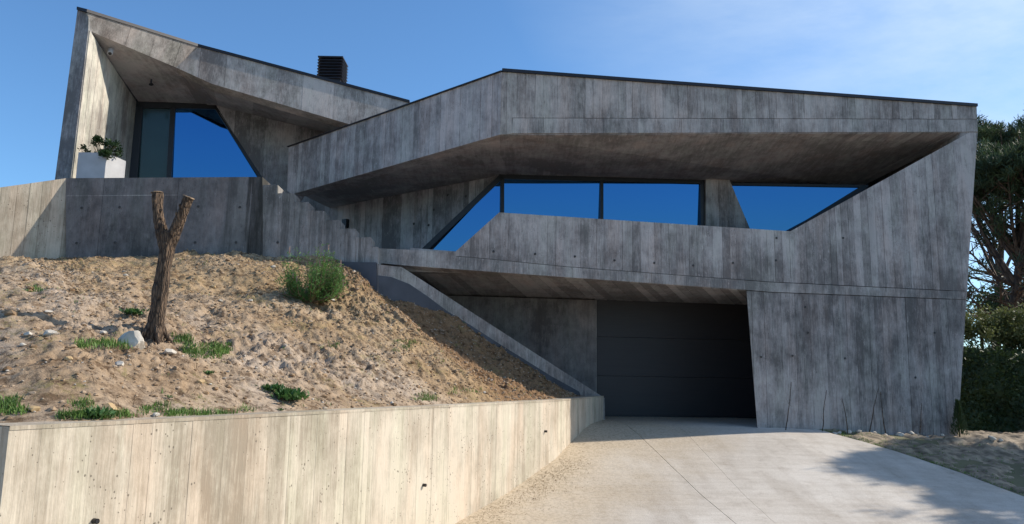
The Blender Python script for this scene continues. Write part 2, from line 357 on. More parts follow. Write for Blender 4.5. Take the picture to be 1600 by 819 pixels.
def soil():
    m, t, b = newmat('excavated_soil')
    c1 = coords(t, (1, 1, 1))
    n1 = N(t, 'ShaderNodeTexNoise', Scale=.75, Detail=6, Roughness=.6); L(t, c1, n1.inputs[0])
    n2 = N(t, 'ShaderNodeTexNoise', Scale=9, Detail=9, Roughness=.75); L(t, c1, n2.inputs[0])
    n4 = N(t, 'ShaderNodeTexNoise', Scale=2.3, Detail=6, Roughness=.7); L(t, c1, n4.inputs[0])
    col = ramp(t, n1.outputs[0], [(.38, (.36, .255, .165)), (.5, (.42, .32, .23)), (.64, (.49, .40, .32))])
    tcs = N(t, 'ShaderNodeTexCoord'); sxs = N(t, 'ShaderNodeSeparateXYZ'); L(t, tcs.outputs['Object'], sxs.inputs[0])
    up = math_(t, 'MULTIPLY_ADD', math_(t, 'SUBTRACT', n4.outputs[0], .5), 4.0, sxs.outputs[1])
    upm = N(t, 'ShaderNodeMapRange'); upm.interpolation_type = 'SMOOTHSTEP'; upm.inputs[1].default_value = 8.0; upm.inputs[2].default_value = 10.6; L(t, up, upm.inputs[0])
    col = mixc(t, math_(t, 'MULTIPLY', upm.outputs[0], .6), col, (.38, .262, .135))
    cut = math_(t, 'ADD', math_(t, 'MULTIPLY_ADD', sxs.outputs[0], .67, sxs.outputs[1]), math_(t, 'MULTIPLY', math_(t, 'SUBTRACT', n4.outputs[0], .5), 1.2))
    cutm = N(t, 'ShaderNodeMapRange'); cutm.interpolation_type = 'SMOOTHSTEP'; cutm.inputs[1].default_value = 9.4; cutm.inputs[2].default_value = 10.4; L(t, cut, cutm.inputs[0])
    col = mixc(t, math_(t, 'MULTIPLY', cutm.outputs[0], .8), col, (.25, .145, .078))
    grit = ramp(t, n2.outputs[0], [(.37, (.17, .135, .11)), (.5, (.85, .84, .83)), (.72, (1.25, 1.22, 1.18))])
    col = mixc(t, .9, col, grit, 'MULTIPLY')
    gm = ramp(t, n4.outputs[0], [(.54, (0, 0, 0)), (.66, (1, 1, 1))])
    dk = N(t, 'ShaderNodeTexNoise', Scale=5.5, Detail=8, Roughness=.72); L(t, c1, dk.inputs[0])
    col = mixc(t, ramp(t, dk.outputs[0], [(.36, (.85, .85, .85)), (.46, (0, 0, 0))]), col, (.135, .085, .05))
    g2 = N(t, 'ShaderNodeTexNoise', Scale=26, Detail=4); L(t, c1, g2.inputs[0])
    gm = math_(t, 'MULTIPLY', gm, ramp(t, g2.outputs[0], [(.45, (0, 0, 0)), (.6, (1, 1, 1))]))
    col = mixc(t, math_(t, 'MULTIPLY', gm, .75), col, (.24, .20, .085))
    L(t, col, b.inputs['Base Color']); b.inputs['Roughness'].default_value = .95; b.inputs['Specular IOR Level'].default_value = .1
    n3 = N(t, 'ShaderNodeTexNoise', Scale=30, Detail=6, Roughness=.7); L(t, c1, n3.inputs[0])
    bump(t, math_(t, 'ADD', n2.outputs[0], math_(t, 'MULTIPLY', n3.outputs[0], .5)), .9, .03, b)
    return m
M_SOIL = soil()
def drivem():
    m, t, b = newmat('driveway_concrete')
    c1 = coords(t, (1, 1, 1))
    n1 = N(t, 'ShaderNodeTexNoise', Scale=.5, Detail=7, Roughness=.6); L(t, c1, n1.inputs[0])
    n2 = N(t, 'ShaderNodeTexNoise', Scale=1, Detail=5, Roughness=.6); L(t, coords(t, (1.0, 9, 1)), n2.inputs[0])
    a = math_(t, 'ADD', math_(t, 'MULTIPLY', n1.outputs[0], .8), math_(t, 'MULTIPLY', n2.outputs[0], .35))
    col = ramp(t, a, [(.42, (.46, .41, .355)), (.72, (.62, .575, .52))])
    n3 = N(t, 'ShaderNodeTexNoise', Scale=70, Detail=3); L(t, c1, n3.inputs[0])
    col = mixc(t, .5, col, ramp(t, n3.outputs[0], [(.3, (.72, .70, .67)), (.7, (1.1, 1.1, 1.1))]), 'MULTIPLY')
    ty = N(t, 'ShaderNodeTexNoise', Scale=1, Detail=6, Roughness=.65); L(t, coords(t, (2.2, .28, 1)), ty.inputs[0])
    col = mixc(t, .55, col, ramp(t, ty.outputs[0], [(.36, (.74, .71, .68)), (.52, (1, 1, 1)), (.7, (1.06, 1.05, 1.04))]), 'MULTIPLY')
    bl = N(t, 'ShaderNodeTexNoise', Scale=5, Detail=8, Roughness=.75); L(t, c1, bl.inputs[0])
    col = mixc(t, .5, col, ramp(t, bl.outputs[0], [(.34, (.70, .67, .64)), (.5, (1, 1, 1))]), 'MULTIPLY')
    # sandy wash along the retaining wall
    tc = N(t, 'ShaderNodeTexCoord'); sx = N(t, 'ShaderNodeSeparateXYZ'); L(t, tc.outputs['Object'], sx.inputs[0])
    dist = math_(t, 'SUBTRACT', sx.outputs[0], math_(t, 'MULTIPLY_ADD', sx.outputs[1], .55, -5.55))
    wob = math_(t, 'MULTIPLY_ADD', math_(t, 'SUBTRACT', n1.outputs[0], .5), 2.5, dist)
    mk_ = ramp(t, math_(t, 'DIVIDE', wob, 3.3), [(.15, (1, 1, 1)), (.75, (0, 0, 0))])
    n5 = N(t, 'ShaderNodeTexNoise', Scale=24, Detail=7, Roughness=.75); L(t, c1, n5.inputs[0])
    sand = ramp(t, n5.outputs[0], [(.36, (.30, .225, .14)), (.55, (.56, .45, .31))])
    col = mixc(t, math_(t, 'MULTIPLY', mk_, .8), col, sand)
    L(t, col, b.inputs['Base Color']); b.inputs['Roughness'].default_value = .9; b.inputs['Specular IOR Level'].default_value = .2
    bump(t, math_(t, 'ADD', n3.outputs[0], n5.outputs[0]), .5, .006, b); return m
M_DRIVE = drivem()
M_STONE = plain('pale_stone', (.50, .45, .38), .9, 0, .25, 7, .01)
M_WSTONE = plain('white_limestone', (.52, .47, .40), .9, 0, .3, 6, .02)
M_OSTONE = plain('ochre_stone', (.45, .31, .16), .9, 0, .25, 7, .01)
M_VERGE = plain('dry_verge_soil', (.235, .185, .13), .95, 0, .6, 7, .04)
M_FAR = plain('far_ground_soil', (.16, .15, .08), .95, 0, .4, .3, .03)

# ================================================================= LARGE STRUCTURE
FA = 8.0
PF = vplane(0, 12.6, FA)                 # front of the right wing
PH = vplane(0, 14.9, FA)                 # its window line
PD = vplane(0, 14.78, FA)                # garage door line
fold = hit(PF, 784, 112)
PL = vplane(fold.x, fold.y, -35)         # folded part running back to the left
hm = hit(PH, 783, 275); PM = vplane(hm.x, hm.y, -35)
PW = vplane(-7.0, 11.70, 2.0)            # terrace wall
PJ = vplane(-6.6, 16.2, 18)                  # glazed wall of the left wing
PFIN = vplane(0, 12.8, 0)
def on(pl, *px): return [hit(pl, x, y) for x, y in px]
nF = PF[1]

# ground height along the drive
def gz(X, Y):
    z = np.interp(Y, [-60, 3, 6.5, 7.6, 8.35, 9.8, 11.7, 12.6, 13.3, 15.5, 60], [0, 0, 0, .03, .10, .31, .68, .85, .95, .99, 1.0])
    return z - .042 * np.clip(np.asarray(X) - 4.5, 0, 12) * np.clip((np.asarray(Y) - 5) / 8, 0, 1)

# ---- ground sheet out to the horizon
def axis_pts(lo, hi, step, far):
    a = list(np.arange(lo, hi + 1e-6, step)); d = step
    x = hi; r = []
    while x < far: d *= 1.35; x += d; r.append(x)
    x = lo; d = step; l = []
    while x > -far: d *= 1.35; x -= d; l.append(x)
    return np.array(l[::-1] + a + r)
gx = axis_pts(3.5, 14, .05, 900); gy = axis_pts(6, 19, .05, 900)
GX, GY = np.meshgrid(gx, gy, indexing='ij')
near = np.clip(1 - np.maximum(np.abs(GX - 8.5) - 6, np.abs(GY - 12) - 8) / 4, 0, 1)
GZ = gz(GX, GY) - .05 + near * (fbm(GX * .8, GY * .8, 3) * .10 + fbm(GX * 3.5, GY * 3.5, 4) * .10 - np.abs(fbm(GX * 7, GY * 7, 3)) * .06 + .05)

def gridfaces(a, b):
    i = np.arange(a - 1)[:, None]; j = np.arange(b - 1)[None]
    k = (i * b + j).ravel(); return np.stack([k, k + b, k + b + 1, k + 1], 1).tolist()
# ---- driveway: slabs between saw-cut joints
edge_px = [(1180, 657), (1228, 663), (1300, 677), (1400, 705), (1500, 738), (1600, 776)]
def dpt(x, y):
    d = ray(x, y); t = 5.0
    for _ in range(60):
        p = EYE + d * t; t += (p.z - float(gz(p.x, p.y))) / max(.08, -d.z + .06) * .5
    return EYE + d * t
edge = [dpt(*p) for p in edge_px]
outline = [(-9, -6), (9, -6), (7.2, 6.5), (edge[5].x, edge[5].y), (edge[4].x, edge[4].y), (edge[3].x, edge[3].y), (edge[2].x, edge[2].y), (edge[1].x, edge[1].y), (edge[1].x + .3, 15.6), (1.2, 15.6), (.2, 12.2), (-1.8, 8.6), (-9, 2.5)]
def inside(px, py, poly):
    r = np.zeros(px.shape, bool); n = len(poly)
    for i in range(n):
        (x1, y1), (x2, y2) = poly[i], poly[(i + 1) % n]
        if y1 == y2: continue
        c = ((y1 > py) != (y2 > py)) & (px < (x2 - x1) * (py - y1) / (y2 - y1) + x1); r ^= c
    return r
insd = inside(GX, GY, outline); GZ = np.where(insd, gz(GX, GY) - .13, GZ)
GZ = np.where((GX < 2.5), gz(GX, GY) - .13, GZ)
V = np.stack([GX, GY, GZ], -1).reshape(-1, 3)
ground = kind(mk('ground', V, gridfaces(len(gx), len(gy)), M_VERGE, smooth=True), 'structure')

j1a, j1b = dpt(952, 655), dpt(1150, 819); j2a, j2b = dpt(1085, 690), dpt(1212, 819)
def seam(a, b): d = (b - a); d.z = 0; d.normalize(); return (Vector((a.x, a.y, 0)), Vector((-d.y, d.x, 0)))
driveway_root = None
s1 = seam(j1a, j1b); s2 = seam(j2a, j2b)
def drive_slab(cuts, first):
    global driveway_root
    b = bmesh.new(); b.faces.new([b.verts.new((x, y, 0)) for x, y in outline])
    for (co, no), side in cuts:
        q = no * side
        bmesh.ops.bisect_plane(b, geom=b.verts[:] + b.edges[:] + b.faces[:], plane_co=co + q * (.0042 if abs((co - s1[0]).length) < 1e-4 else .0018), plane_no=q, clear_inner=True)
    for y in np.arange(-6, 16, .25):
        bmesh.ops.bisect_plane(b, geom=b.verts[:] + b.edges[:] + b.faces[:], plane_co=(0, y, 0), plane_no=(0, 1, 0))
    for x in np.arange(-9, 9, .5):
        bmesh.ops.bisect_plane(b, geom=b.verts[:] + b.edges[:] + b.faces[:], plane_co=(x, 0, 0), plane_no=(1, 0, 0))
    for v in b.verts: v.co.z = float(gz(v.co.x, v.co.y)) + .004 * math.sin(v.co.x * 1.7 + v.co.y * 1.1)
    bmesh.ops.recalc_face_normals(b, faces=b.faces[:])
    for f in b.faces:
        if f.normal.z < 0: f.normal_flip()
    r = bmesh.ops.extrude_face_region(b, geom=b.faces[:])
    for v in r['geom']:
        if isinstance(v, bmesh.types.BMVert): v.co.z -= .1
    bmesh.ops.recalc_face_normals(b, faces=b.faces[:])
    return b
sg = 1 if s1[1].x > 0 else -1
driveway = kind(bm2('driveway', drive_slab([(s1, -sg)], True), M_DRIVE), 'structure')
bm2('concrete_slab', drive_slab([(s1, sg), (s2, -sg)], False), M_DRIVE, driveway)
bm2('concrete_slab', drive_slab([(s2, sg)], False), M_DRIVE, driveway)
sub = mk('joint_bed', [(x, y, float(gz(x, y)) - .035) for x in np.linspace(-2, 8, 30) for y in np.linspace(6, 15, 60)], gridfaces(30, 60), M_FAR, driveway)

# ================================================================= THE HOUSE
house = thing('concrete_house', 'angular board-marked concrete house with folded overhangs, strip windows and a dark garage door', 'house', (2, 14, 0.9))
def S_(name, pl, px, th, mat, seed, board=.14, lift=0, axis=None, parent=None, jit=.005, back=None):
    return slab(name, on(pl, *px), th, mat, parent or house, n=pl[1], board=board, seed=seed, lift=lift, axis=axis, jit=jit, back=back)
SK = Vector((.11, .2, 0))
# right wing front
fas = S_('fascia', PF, [(784.5, 112), (1526, 166.5), (1526.5, 186), (800, 184), (800, 208.8), (781, 210.5)], .30, M_FAS, 1)
S_('fascia_strip', PF, [(801, 185), (1526.5, 187), (1527.3, 206), (800, 208.6)], .31, M_BAND, 2, board=.35, lift=.006, parent=fas)
par = S_('parapet', PF, [(712, 393), (780, 332), (1235, 361.5), (1515, 207), (1527.4, 207), (1510.8, 455), (1200, 440), (880, 416), (740, 402), (712, 400)], .2, M_CON, 3, back=SK)
S_('floor_band', PF, [(588, 388), (712, 394), (712, 401), (740, 403), (880, 417), (1200, 441), (1510.8, 456), (1509.8, 468), (1200, 456), (1166, 453), (880, 433), (640, 415.5), (590, 411)], .31, M_BAND, 4, board=.42, lift=.007, back=SK)
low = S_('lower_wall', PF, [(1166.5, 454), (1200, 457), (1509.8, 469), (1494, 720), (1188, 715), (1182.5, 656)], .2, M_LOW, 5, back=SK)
# thin sheet-metal copings
def coping(pl, a, b, back, name='roof_coping', h=.055):
    A, B = hit(pl, *a), hit(pl, *b); n = pl[1]; up = Vector((0, 0, h))
    o = n * .035; k = -n * back
    vs = [A + o, B + o, B + o + up, A + o + up, A + k, B + k, B + k + up, A + k + up]
    return mk(name, vs, [(0, 1, 2, 3), (7, 6, 5, 4), (0, 4, 5, 1), (2, 6, 7, 3), (0, 3, 7, 4), (1, 5, 6, 2)], M_METAL, house)
coping(PF, (784.5, 112.5), (1526, 167), .4)
# folded left part
fl = S_('folded_fascia', PL, [(784.5, 112), (781, 210.5), (465, 301), (455, 303), (448.5, 298), (451, 230)], .30, M_FOLD, 6)
coping(PL, (450.5, 230.5), (784.5, 112.5), .35, h=.02)
# soffits
sA = on(PF, (781, 210.5), (1515, 207)); sB = on(PH, (1352, 290), (783, 273))
def soffit(name, front, back, seed, parent=house, th=.3, mat=M_SOF, board=.16, ax=None, k=2):
    """soffit quad, cut into boards running front to back: fa-fb front edge, ba-bb back edge (same order)"""
    fa, fb = front; ba, bb = back; rnd = random.Random(seed)
    W = (fb - fa).length; n = max(2, int(W / board)); vs = []; fs = []; at = []
    for i in range(n):
        t0 = i / n + .0006; t1 = (i + 1) / n - .0006; dz = rnd.uniform(-.003, .003); rv = rnd.random()
        q = [fa.lerp(fb, t0), fa.lerp(fb, t1), ba.lerp(bb, t1), ba.lerp(bb, t0)]
        o = len(vs); vs += [p + Vector((0, 0, dz)) for p in q] + [p + Vector((0, 0, .012)) for p in q]
        fs += [(o, o + 1, o + 2, o + 3), (o, o + 4, o + 5, o + 1), (o + 1, o + 5, o + 6, o + 2), (o + 2, o + 6, o + 7, o + 3), (o + 3, o + 7, o + 4, o)]; at += [rv] * 5
    q = [fa, fb, bb, ba]; o = len(vs); vs += [p + Vector((0, 0, .008)) for p in q] + [p + Vector((0, 0, th)) for p in q]
    fs += [(o, o + 1, o + 2, o + 3), (o + 7, o + 6, o + 5, o + 4), (o, o + 4, o + 5, o + 1), (o + 1, o + 5, o + 6, o + 2), (o + 2, o + 6, o + 7, o + 3), (o + 3, o + 7, o + 4, o)]; at += [.3] * 6
    return mk(name, vs, fs, mat, parent, attr=at)
e = 0.02
soffit('window_soffit', (sA[0] - nF * e, sA[1] - nF * e), (sB[1] - nF * .25, sB[0] - nF * .25), 7)
lA = on(PL, (465, 301), (781, 210.5)); mA = on(PM, (510, 325), (783, 273))
nL = PL[1]
soffit('folded_soffit', (lA[0] - nL * e, lA[1] - nL * e), (mA[0] - nL * .2, mA[1] - nL * .2), 8, board=.3)
gA = on(PF, (640, 415.5), (1166.5, 454)); gB = on(PD, (700, 461), (1200, 476.5))
soffit('garage_soffit', (gA[0] - nF * e, gA[1] - nF * e), (gB[0] - nF * .3, gB[1] - nF * .3), 9)
# recess wall with raking jamb
S_('recess_wall', PM, [(430, 300), (783, 264), (783, 271), (661, 391), (656, 420), (430, 420)], .3, M_BLUE, 10, board=.17)
# windows of the right wing
def window(name, pl, pane_px, bars, parent=house, gm=M_GLASS, fw=.07, tilt=.065):
    w = bar(name, *bars[0], pl[1], M_FRAME, parent) if False else None
    n = pl[1]
    first = None
    for i, (a, b, wd) in enumerate(bars):
        A, B = hit(pl, *a), hit(pl, *b)
        d = (B - A).normalized()
        o = bar(name if first is None else 'frame_bar', A - n * .0 - d * .01, B + d * .01, wd, .09 + .002 * i, n, M_FRAME, parent if first is None else first)
        if first is None: first = o
    for P in pane_px:
        pts = [hit(pl, *p) - n * .04 for p in P]; zc = max(p.z for p in pts); pts = [p - n * tilt * (zc - p.z) for p in pts]
        N_ = len(pts); vs = pts + [p - n * .02 for p in pts]
        fs = [tuple(range(N_)), tuple(range(N_, 2 * N_))[::-1]] + [(i, (i + 1) % N_, N_ + (i + 1) % N_, N_ + i) for i in range(N_)]
        mk('pane', vs, fs, gm, first)
    return first
window('window', PH, [[(783, 278), (783, 345), (700, 402), (664, 402)]], [((784, 275), (655, 398), .10)], tilt=.05)
ra = on(PH, (784, 272), (655, 396)); rb = on(PM, (784, 270), (652, 398))
hull('raking_reveal', [ra[0] - nF * .05, ra[1] - nF * .05, rb[0] + Vector((0, .1, 0)), rb[1] + Vector((0, .1, 0)), ra[0] - nF * .05 - Vector((.03, 0, 0)), ra[1] - nF * .05 - Vector((.03, 0, 0))], M_BLUE, house)
window('window', PH, [[(786, 278), (941, 284), (941, 370), (786, 370)], [(941, 284), (1102, 288), (1102, 375), (941, 370)]],
       [((781, 275.5), (1105, 284), .10), ((785, 276), (785, 372), .075), ((940.5, 282), (940.5, 372), .065), ((1099, 284), (1100.5, 372), .14)])
pr = hit(PH, 1140, 300); PHR = vplane(pr.x, pr.y, FA - 14)
window('window', PHR, [[(1142, 290), (1352, 292), (1238, 366), (1176, 366)]],
       [((1137, 287.5), (1356, 291), .05), ((1352, 291.5), (1228, 368), .10)])
S_('window_pier', vplane(0, 14.84, FA), [(1103, 277), (1138, 277), (1177, 370), (1103, 370)], .3, M_CON, 12, board=.2)
# wall beside and above the garage door, door itself
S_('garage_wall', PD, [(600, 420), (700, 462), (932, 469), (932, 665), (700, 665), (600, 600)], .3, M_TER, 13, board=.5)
jamb = on(PD, (932, 467), (932, 665))
mk('door_jamb', [jamb[0] + nF * .003, jamb[0] - nF * .16, jamb[1] - nF * .16, jamb[1] + nF * .003] + [v - Vector((.02, 0, 0)) for v in (jamb[0] + nF * .003, jamb[0] - nF * .16, jamb[1] - nF * .16, jamb[1] + nF * .003)],
   [(0, 1, 2, 3), (7, 6, 5, 4), (0, 4, 5, 1), (2, 6, 7, 3), (1, 5, 6, 2), (0, 3, 7, 4)], M_BAND, house)
PDD = vplane(0, 14.90, FA)
dl = hit(PDD, 932, 470).x - .02; dr = hit(PDD, 1215, 656).x
ztop = hit(PDD, 1050, 472).z + .03; zbot = float(gz(3, 15)) + .006
def dpl(x, z, o=0): return Vector((x, 14.90 + math.tan(R(FA)) * x, z)) - nF * o
door = mk('garage_door', [dpl(dl, zbot, .04), dpl(dr, zbot, .04), dpl(dr, ztop, .04), dpl(dl, ztop, .04)] + [dpl(dl, zbot, .07), dpl(dr, zbot, .07), dpl(dr, ztop, .07), dpl(dl, ztop, .07)],
          [(0, 1, 2, 3), (7, 6, 5, 4), (0, 4, 5, 1), (1, 5, 6, 2), (2, 6, 7, 3), (3, 7, 4, 0)], M_METAL, house)
hts = [.0, .31, .655, 1.0]; NP = 3
zz = np.linspace(zbot + .02, ztop, NP + 1)
for i in range(NP):
    a, b = zz[i] + .0015, zz[i + 1] - .0015; c = .002; sub = []
    bm = bmesh.new(); vs = []
    Fv = [bm.verts.new(dpl(x, z, -.0)) for x, z in ((dl, a + c), (dr, a + c), (dr, b - c), (dl, b - c))]
    Bv = [bm.verts.new(dpl(x, z, .012)) for x, z in ((dl, a), (dr, a), (dr, b), (dl, b))]
    Cv = [bm.verts.new(dpl(x, z, .038)) for x, z in ((dl, a), (dr, a), (dr, b), (dl, b))]
    bm.faces.new(Fv); bm.faces.new(Cv[::-1])
    for P_, Q_ in ((Fv, Bv), (Bv, Cv)):
        for k in range(4): bm.faces.new((P_[k], P_[(k + 1) % 4], Q_[(k + 1) % 4], Q_[k]))
    bmesh.ops.recalc_face_normals(bm, faces=bm.faces[:])
    bm2('door_panel', bm, M_DOOR, door)
bar('bottom_seal', dpl(dl, zbot + .008, -.001), dpl(dr, zbot + .008, -.001), .024, .03, nF, M_FRAME, door)
# reveal on the right of the garage mouth, side and back walls, roof of the right wing
q = on(PF, (1167.5, 448), (1189, 715)); bk = Vector((1.0, 2.5, 0)); q = [v + Vector((.09, .17, 0)) for v in q]
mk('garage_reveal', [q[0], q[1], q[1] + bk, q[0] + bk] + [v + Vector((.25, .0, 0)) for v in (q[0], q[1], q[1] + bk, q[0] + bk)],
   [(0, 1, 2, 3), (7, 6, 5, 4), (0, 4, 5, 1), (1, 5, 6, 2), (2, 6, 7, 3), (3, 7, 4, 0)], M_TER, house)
tr = on(PF, (1526, 167), (1494, 720)); back = -nF * 9
hull('side_wall', [tr[0] - nF * .01, tr[1] - nF * .01, tr[0] + back, tr[1] + back] + [v - Vector((.3, .042, 0)) for v in (tr[0] - nF * .01, tr[1] - nF * .01, tr[0] + back, tr[1] + back)], M_CON, house)
tl = hit(PF, 784.5, 112); le = hit(PL, 451, 230)
dn = Vector((0, 0, -.02)); dd = Vector((0, 0, -.35))
rp = [tl - nF * .05 - nL * .03, tr[0] - nF * .05, tr[0] + back, tl + back - Vector((1.5, 0, 0)), le - nL * .05 + Vector((0, 4, 0)), le - nL * .05]
N6 = len(rp)
roof = mk('roof', [p + dn for p in rp] + [p + dd for p in rp],
          [(0, 1, 2, 3), (0, 3, 4, 5), (N6 + 3, N6 + 2, N6 + 1, N6), (N6 + 5, N6 + 4, N6 + 3, N6)] + [(i, (i + 1) % N6, N6 + (i + 1) % N6, N6 + i) for i in range(N6)], M_BAND, house)
b0, b1 = tr[0] + back, tl + back - Vector((3.5, 0, 0))
mk('back_wall', [b0, b1, Vector((b1.x, b1.y, 0)), Vector((b0.x, b0.y, 0))] + [Vector((v.x, v.y - .3, v.z)) for v in (b0, b1, Vector((b1.x, b1.y, 0)), Vector((b0.x, b0.y, 0)))],
   [(0, 1, 2, 3), (7, 6, 5, 4), (0, 4, 5, 1), (1, 5, 6, 2), (2, 6, 7, 3), (3, 7, 4, 0)], M_CON, house)
# terrace/landing slab behind the floor band (roof of the garage)
zfl = hit(PF, 640, 392).z
s1_ = hit(PF, 590, 405); s2_ = hit(PF, 1500, 400)
fp = [s1_ - nF * .28, s2_ - nF * .28, s2_ - nF * 8.5, s1_ - nF * 5 - Vector((2.5, 0, 0))]
for v in fp: v.z = zfl - .18
hull('floor_slab', fp + [v - Vector((0, 0, .12)) for v in fp], M_SOF, house)

# ---- left wing
A_, B_, C_, D_ = on(PFIN, (85.5, 282), (110, 282), (138, 47), (121, 16)); E_ = hit(PFIN, 138.5, 20.5)
IB, IT = on(PJ, (200, 284), (212, 159))
fin = hull('end_wall', [A_, B_, C_, D_, E_, IB, IT, A_ + Vector((-.75, 3.4, 0)), D_ + Vector((-.75, 3.4, -.1)), IT + Vector((0, 0, .35))], M_BLUE, house)
slab('end_wall_lining', [C_ + Vector((.012, .03, 0)), B_ + Vector((.012, .03, 0)), IB + Vector((.012, 0, 0)), IT + Vector((.012, 0, 0))], .03, M_PALE, house, board=.16, seed=61)  # added skin that gives the inner face its paler sunlit tone
PG = vplane(C_.x, C_.y, 55)
c1 = hit(PG, 310, 73.5); c2 = atY(275, 105.5, hit(PG, 275, 105.5).y + .21)
c0t = hit(PG, 137, 20); PG1 = plane3(c0t, c1, c2); c0b = hit(PG1, 138, 47.5)
gft = atY(640, 161, 15.5)
# second facet: fold stands in for a cast shadow, leaning out of the sun
n1_ = plane3(c0t, c1, c0b)[1]; g1 = slab('lit_fascia_facet', [c0t, c1, c2, c0b], .3, M_FAS, house, n=n1_, board=.5, seed=20, jit=.002)
PG2 = plane3(c1, c2, gft)
print('facet sun', n1_.dot(sd), PG2[1].dot(sd))
g2p = [c1, gft, hit(PG2, 552, 196), hit(PG2, 331, 131), c2]
print([tuple(round(c, 2) for c in p) for p in g2p])
slab('shaded_fascia_facet', g2p, .3, M_FAS, house, n=PG2[1], board=.5, seed=21, jit=.002)
def lip(a, b, name='roof_coping'):
    d = (b - a).normalized(); k = Vector((0, .4, 0)); o = Vector((0, -.03, 0)); u = Vector((0, 0, .055))
    vs = [a + o, b + o, b + o + u, a + o + u, a + k, b + k, b + k + u, a + k + u]
    mk(name, vs, [(0, 1, 2, 3), (7, 6, 5, 4), (0, 4, 5, 1), (2, 6, 7, 3), (0, 3, 7, 4), (1, 5, 6, 2)], M_METAL, house)
lip(c0t, c1); lip(c1, gft); lip(D_, c0t)
# ceiling of the terrace
J1r = hit(PJ, 335, 164); J2e = atY(514, 206, 17.2)
PJ2 = plane3(J1r, hit(PJ, 410, 278), J2e)
fpts = [c0b, c2, g2p[3], g2p[2]]
bpts = [IT, IT.lerp(J1r, .75), J1r, J2e]
up = Vector((0, .3, .12)); vs = []; fs = []
at = []
for i in range(3):
    nb = (3, 2, 7)[i]; rnd = random.Random(i)
    for k in range(nb):
        t0, t1 = k / nb, (k + 1) / nb; rv = rnd.uniform(.25, .85) if not (i == 1 and k == 0) else .0
        q4 = [fpts[i].lerp(fpts[i + 1], t0), fpts[i].lerp(fpts[i + 1], t1), bpts[i].lerp(bpts[i + 1], t1), bpts[i].lerp(bpts[i + 1], t0)]
        q4 = [p + Vector((0, .0, 0)) for p in q4]
        q4[2] = q4[2] + Vector((0, .25, 0)); q4[3] = q4[3] + Vector((0, .25, 0)); q4[0] = q4[0] + Vector((0, .01, .002)); q4[1] = q4[1] + Vector((0, .01, .002))
        o = len(vs); vs += q4 + [p + up for p in q4]
        fs += [(o, o + 1, o + 2, o + 3), (o + 7, o + 6, o + 5, o + 4), (o, o + 4, o + 5, o + 1), (o + 2, o + 6, o + 7, o + 3)]; at += [rv] * 4
mk('terrace_soffit', vs, fs, M_SOF, house, attr=at)
rp2 = [D_ + Vector((.05, .12, 0)), c0t + Vector((.0, .15, 0)), c1 + Vector((-.1, .12, 0)), gft + Vector((-.05, .12, 0)), gft + Vector((1.5, 7, 0)), D_ + Vector((-.7, 7, 0))]
M6 = len(rp2)
roof2 = mk('roof', [p + Vector((0, 0, -.03)) for p in rp2] + [p + Vector((0, 0, -.2)) for p in rp2],
   [(0, 1, 2, 5), (2, 3, 4, 5), (M6 + 5, M6 + 2, M6 + 1, M6), (M6 + 5, M6 + 4, M6 + 3, M6 + 2)] + [(i, (i + 1) % M6, M6 + (i + 1) % M6, M6 + i) for i in range(M6)], M_BAND, house)
# wall right of the glazing
slab('inner_wall', [hit(PJ2, 335, 164), hit(PJ2, 514, 206), hit(PJ2, 490, 284), hit(PJ2, 453, 342)], .3, M_BLUE, house, n=PJ2[1], board=.33, seed=23)
window('window', PJ, [[(272, 170), (334, 167), (409, 284), (264, 284)]],
       [((334, 163), (411, 284), .06), ((212, 163.5), (338, 166), .13), ((270.5, 164), (263.5, 284), .10)])
window('window', PJ, [[(212, 166), (272, 168), (264, 284), (203, 284)]],
       [((217, 163), (207, 284), .17)], gm=M_DGLASS)
mk('wall_core', [hit(PJ, 195, 300) + Vector((-.2, .3, 0)), hit(PJ, 420, 300) + Vector((0, .3, 0)), J1r + Vector((0, .3, .4)), IT + Vector((-.2, .3, .4))] + [v + Vector((0, .2, 0)) for v in (hit(PJ, 195, 300) + Vector((-.2, .3, 0)), hit(PJ, 420, 300) + Vector((0, .3, 0)), J1r + Vector((0, .3, .4)), IT + Vector((-.2, .3, .4)))],
   [(0, 1, 2, 3), (7, 6, 5, 4), (0, 4, 5, 1), (1, 5, 6, 2), (2, 6, 7, 3), (3, 7, 4, 0)], M_METAL, house)
hull('rear_wall', [Vector((x, y, z)) for x, y in ((-9.3, 19.0), (.5, 19.4), (.5, 19.7), (-9.3, 19.3)) for z in (0.5, 6.45)], M_CON, house)
# chimney with louvred cowl, on the left wing roof
cp = atY(519, 128, 18.0); cw = .29
stack = hull('chimney', [cp + Vector((sx * cw * .88, sy * cw * .88, z)) for sx in (-1, 1) for sy in (-1, 1) for z in (-.9, .46)], M_METAL, house)
for k in range(7):
    z = -.02 + k * .075
    bm = bmesh.new()
    for sx, sy in ((-1, -1), (1, -1), (1, 1), (-1, 1)):
        bm.verts.new(cp + Vector((sx * cw * 1.06, sy * cw * 1.06, z))); bm.verts.new(cp + Vector((sx * cw * .9, sy * cw * .9, z + .06)))
        bm.verts.new(cp + Vector((sx * cw * 1.06, sy * cw * 1.06, z + .012)))
    bmesh.ops.convex_hull(bm, input=bm.verts[:]); bm2('louvre', bm, M_METAL, stack)
hull('chimney_cap', [cp + Vector((sx * cw * 1.05, sy * cw * 1.05, z)) for sx in (-1, 1) for sy in (-1, 1) for z in (.505, .54)], M_METAL, stack)

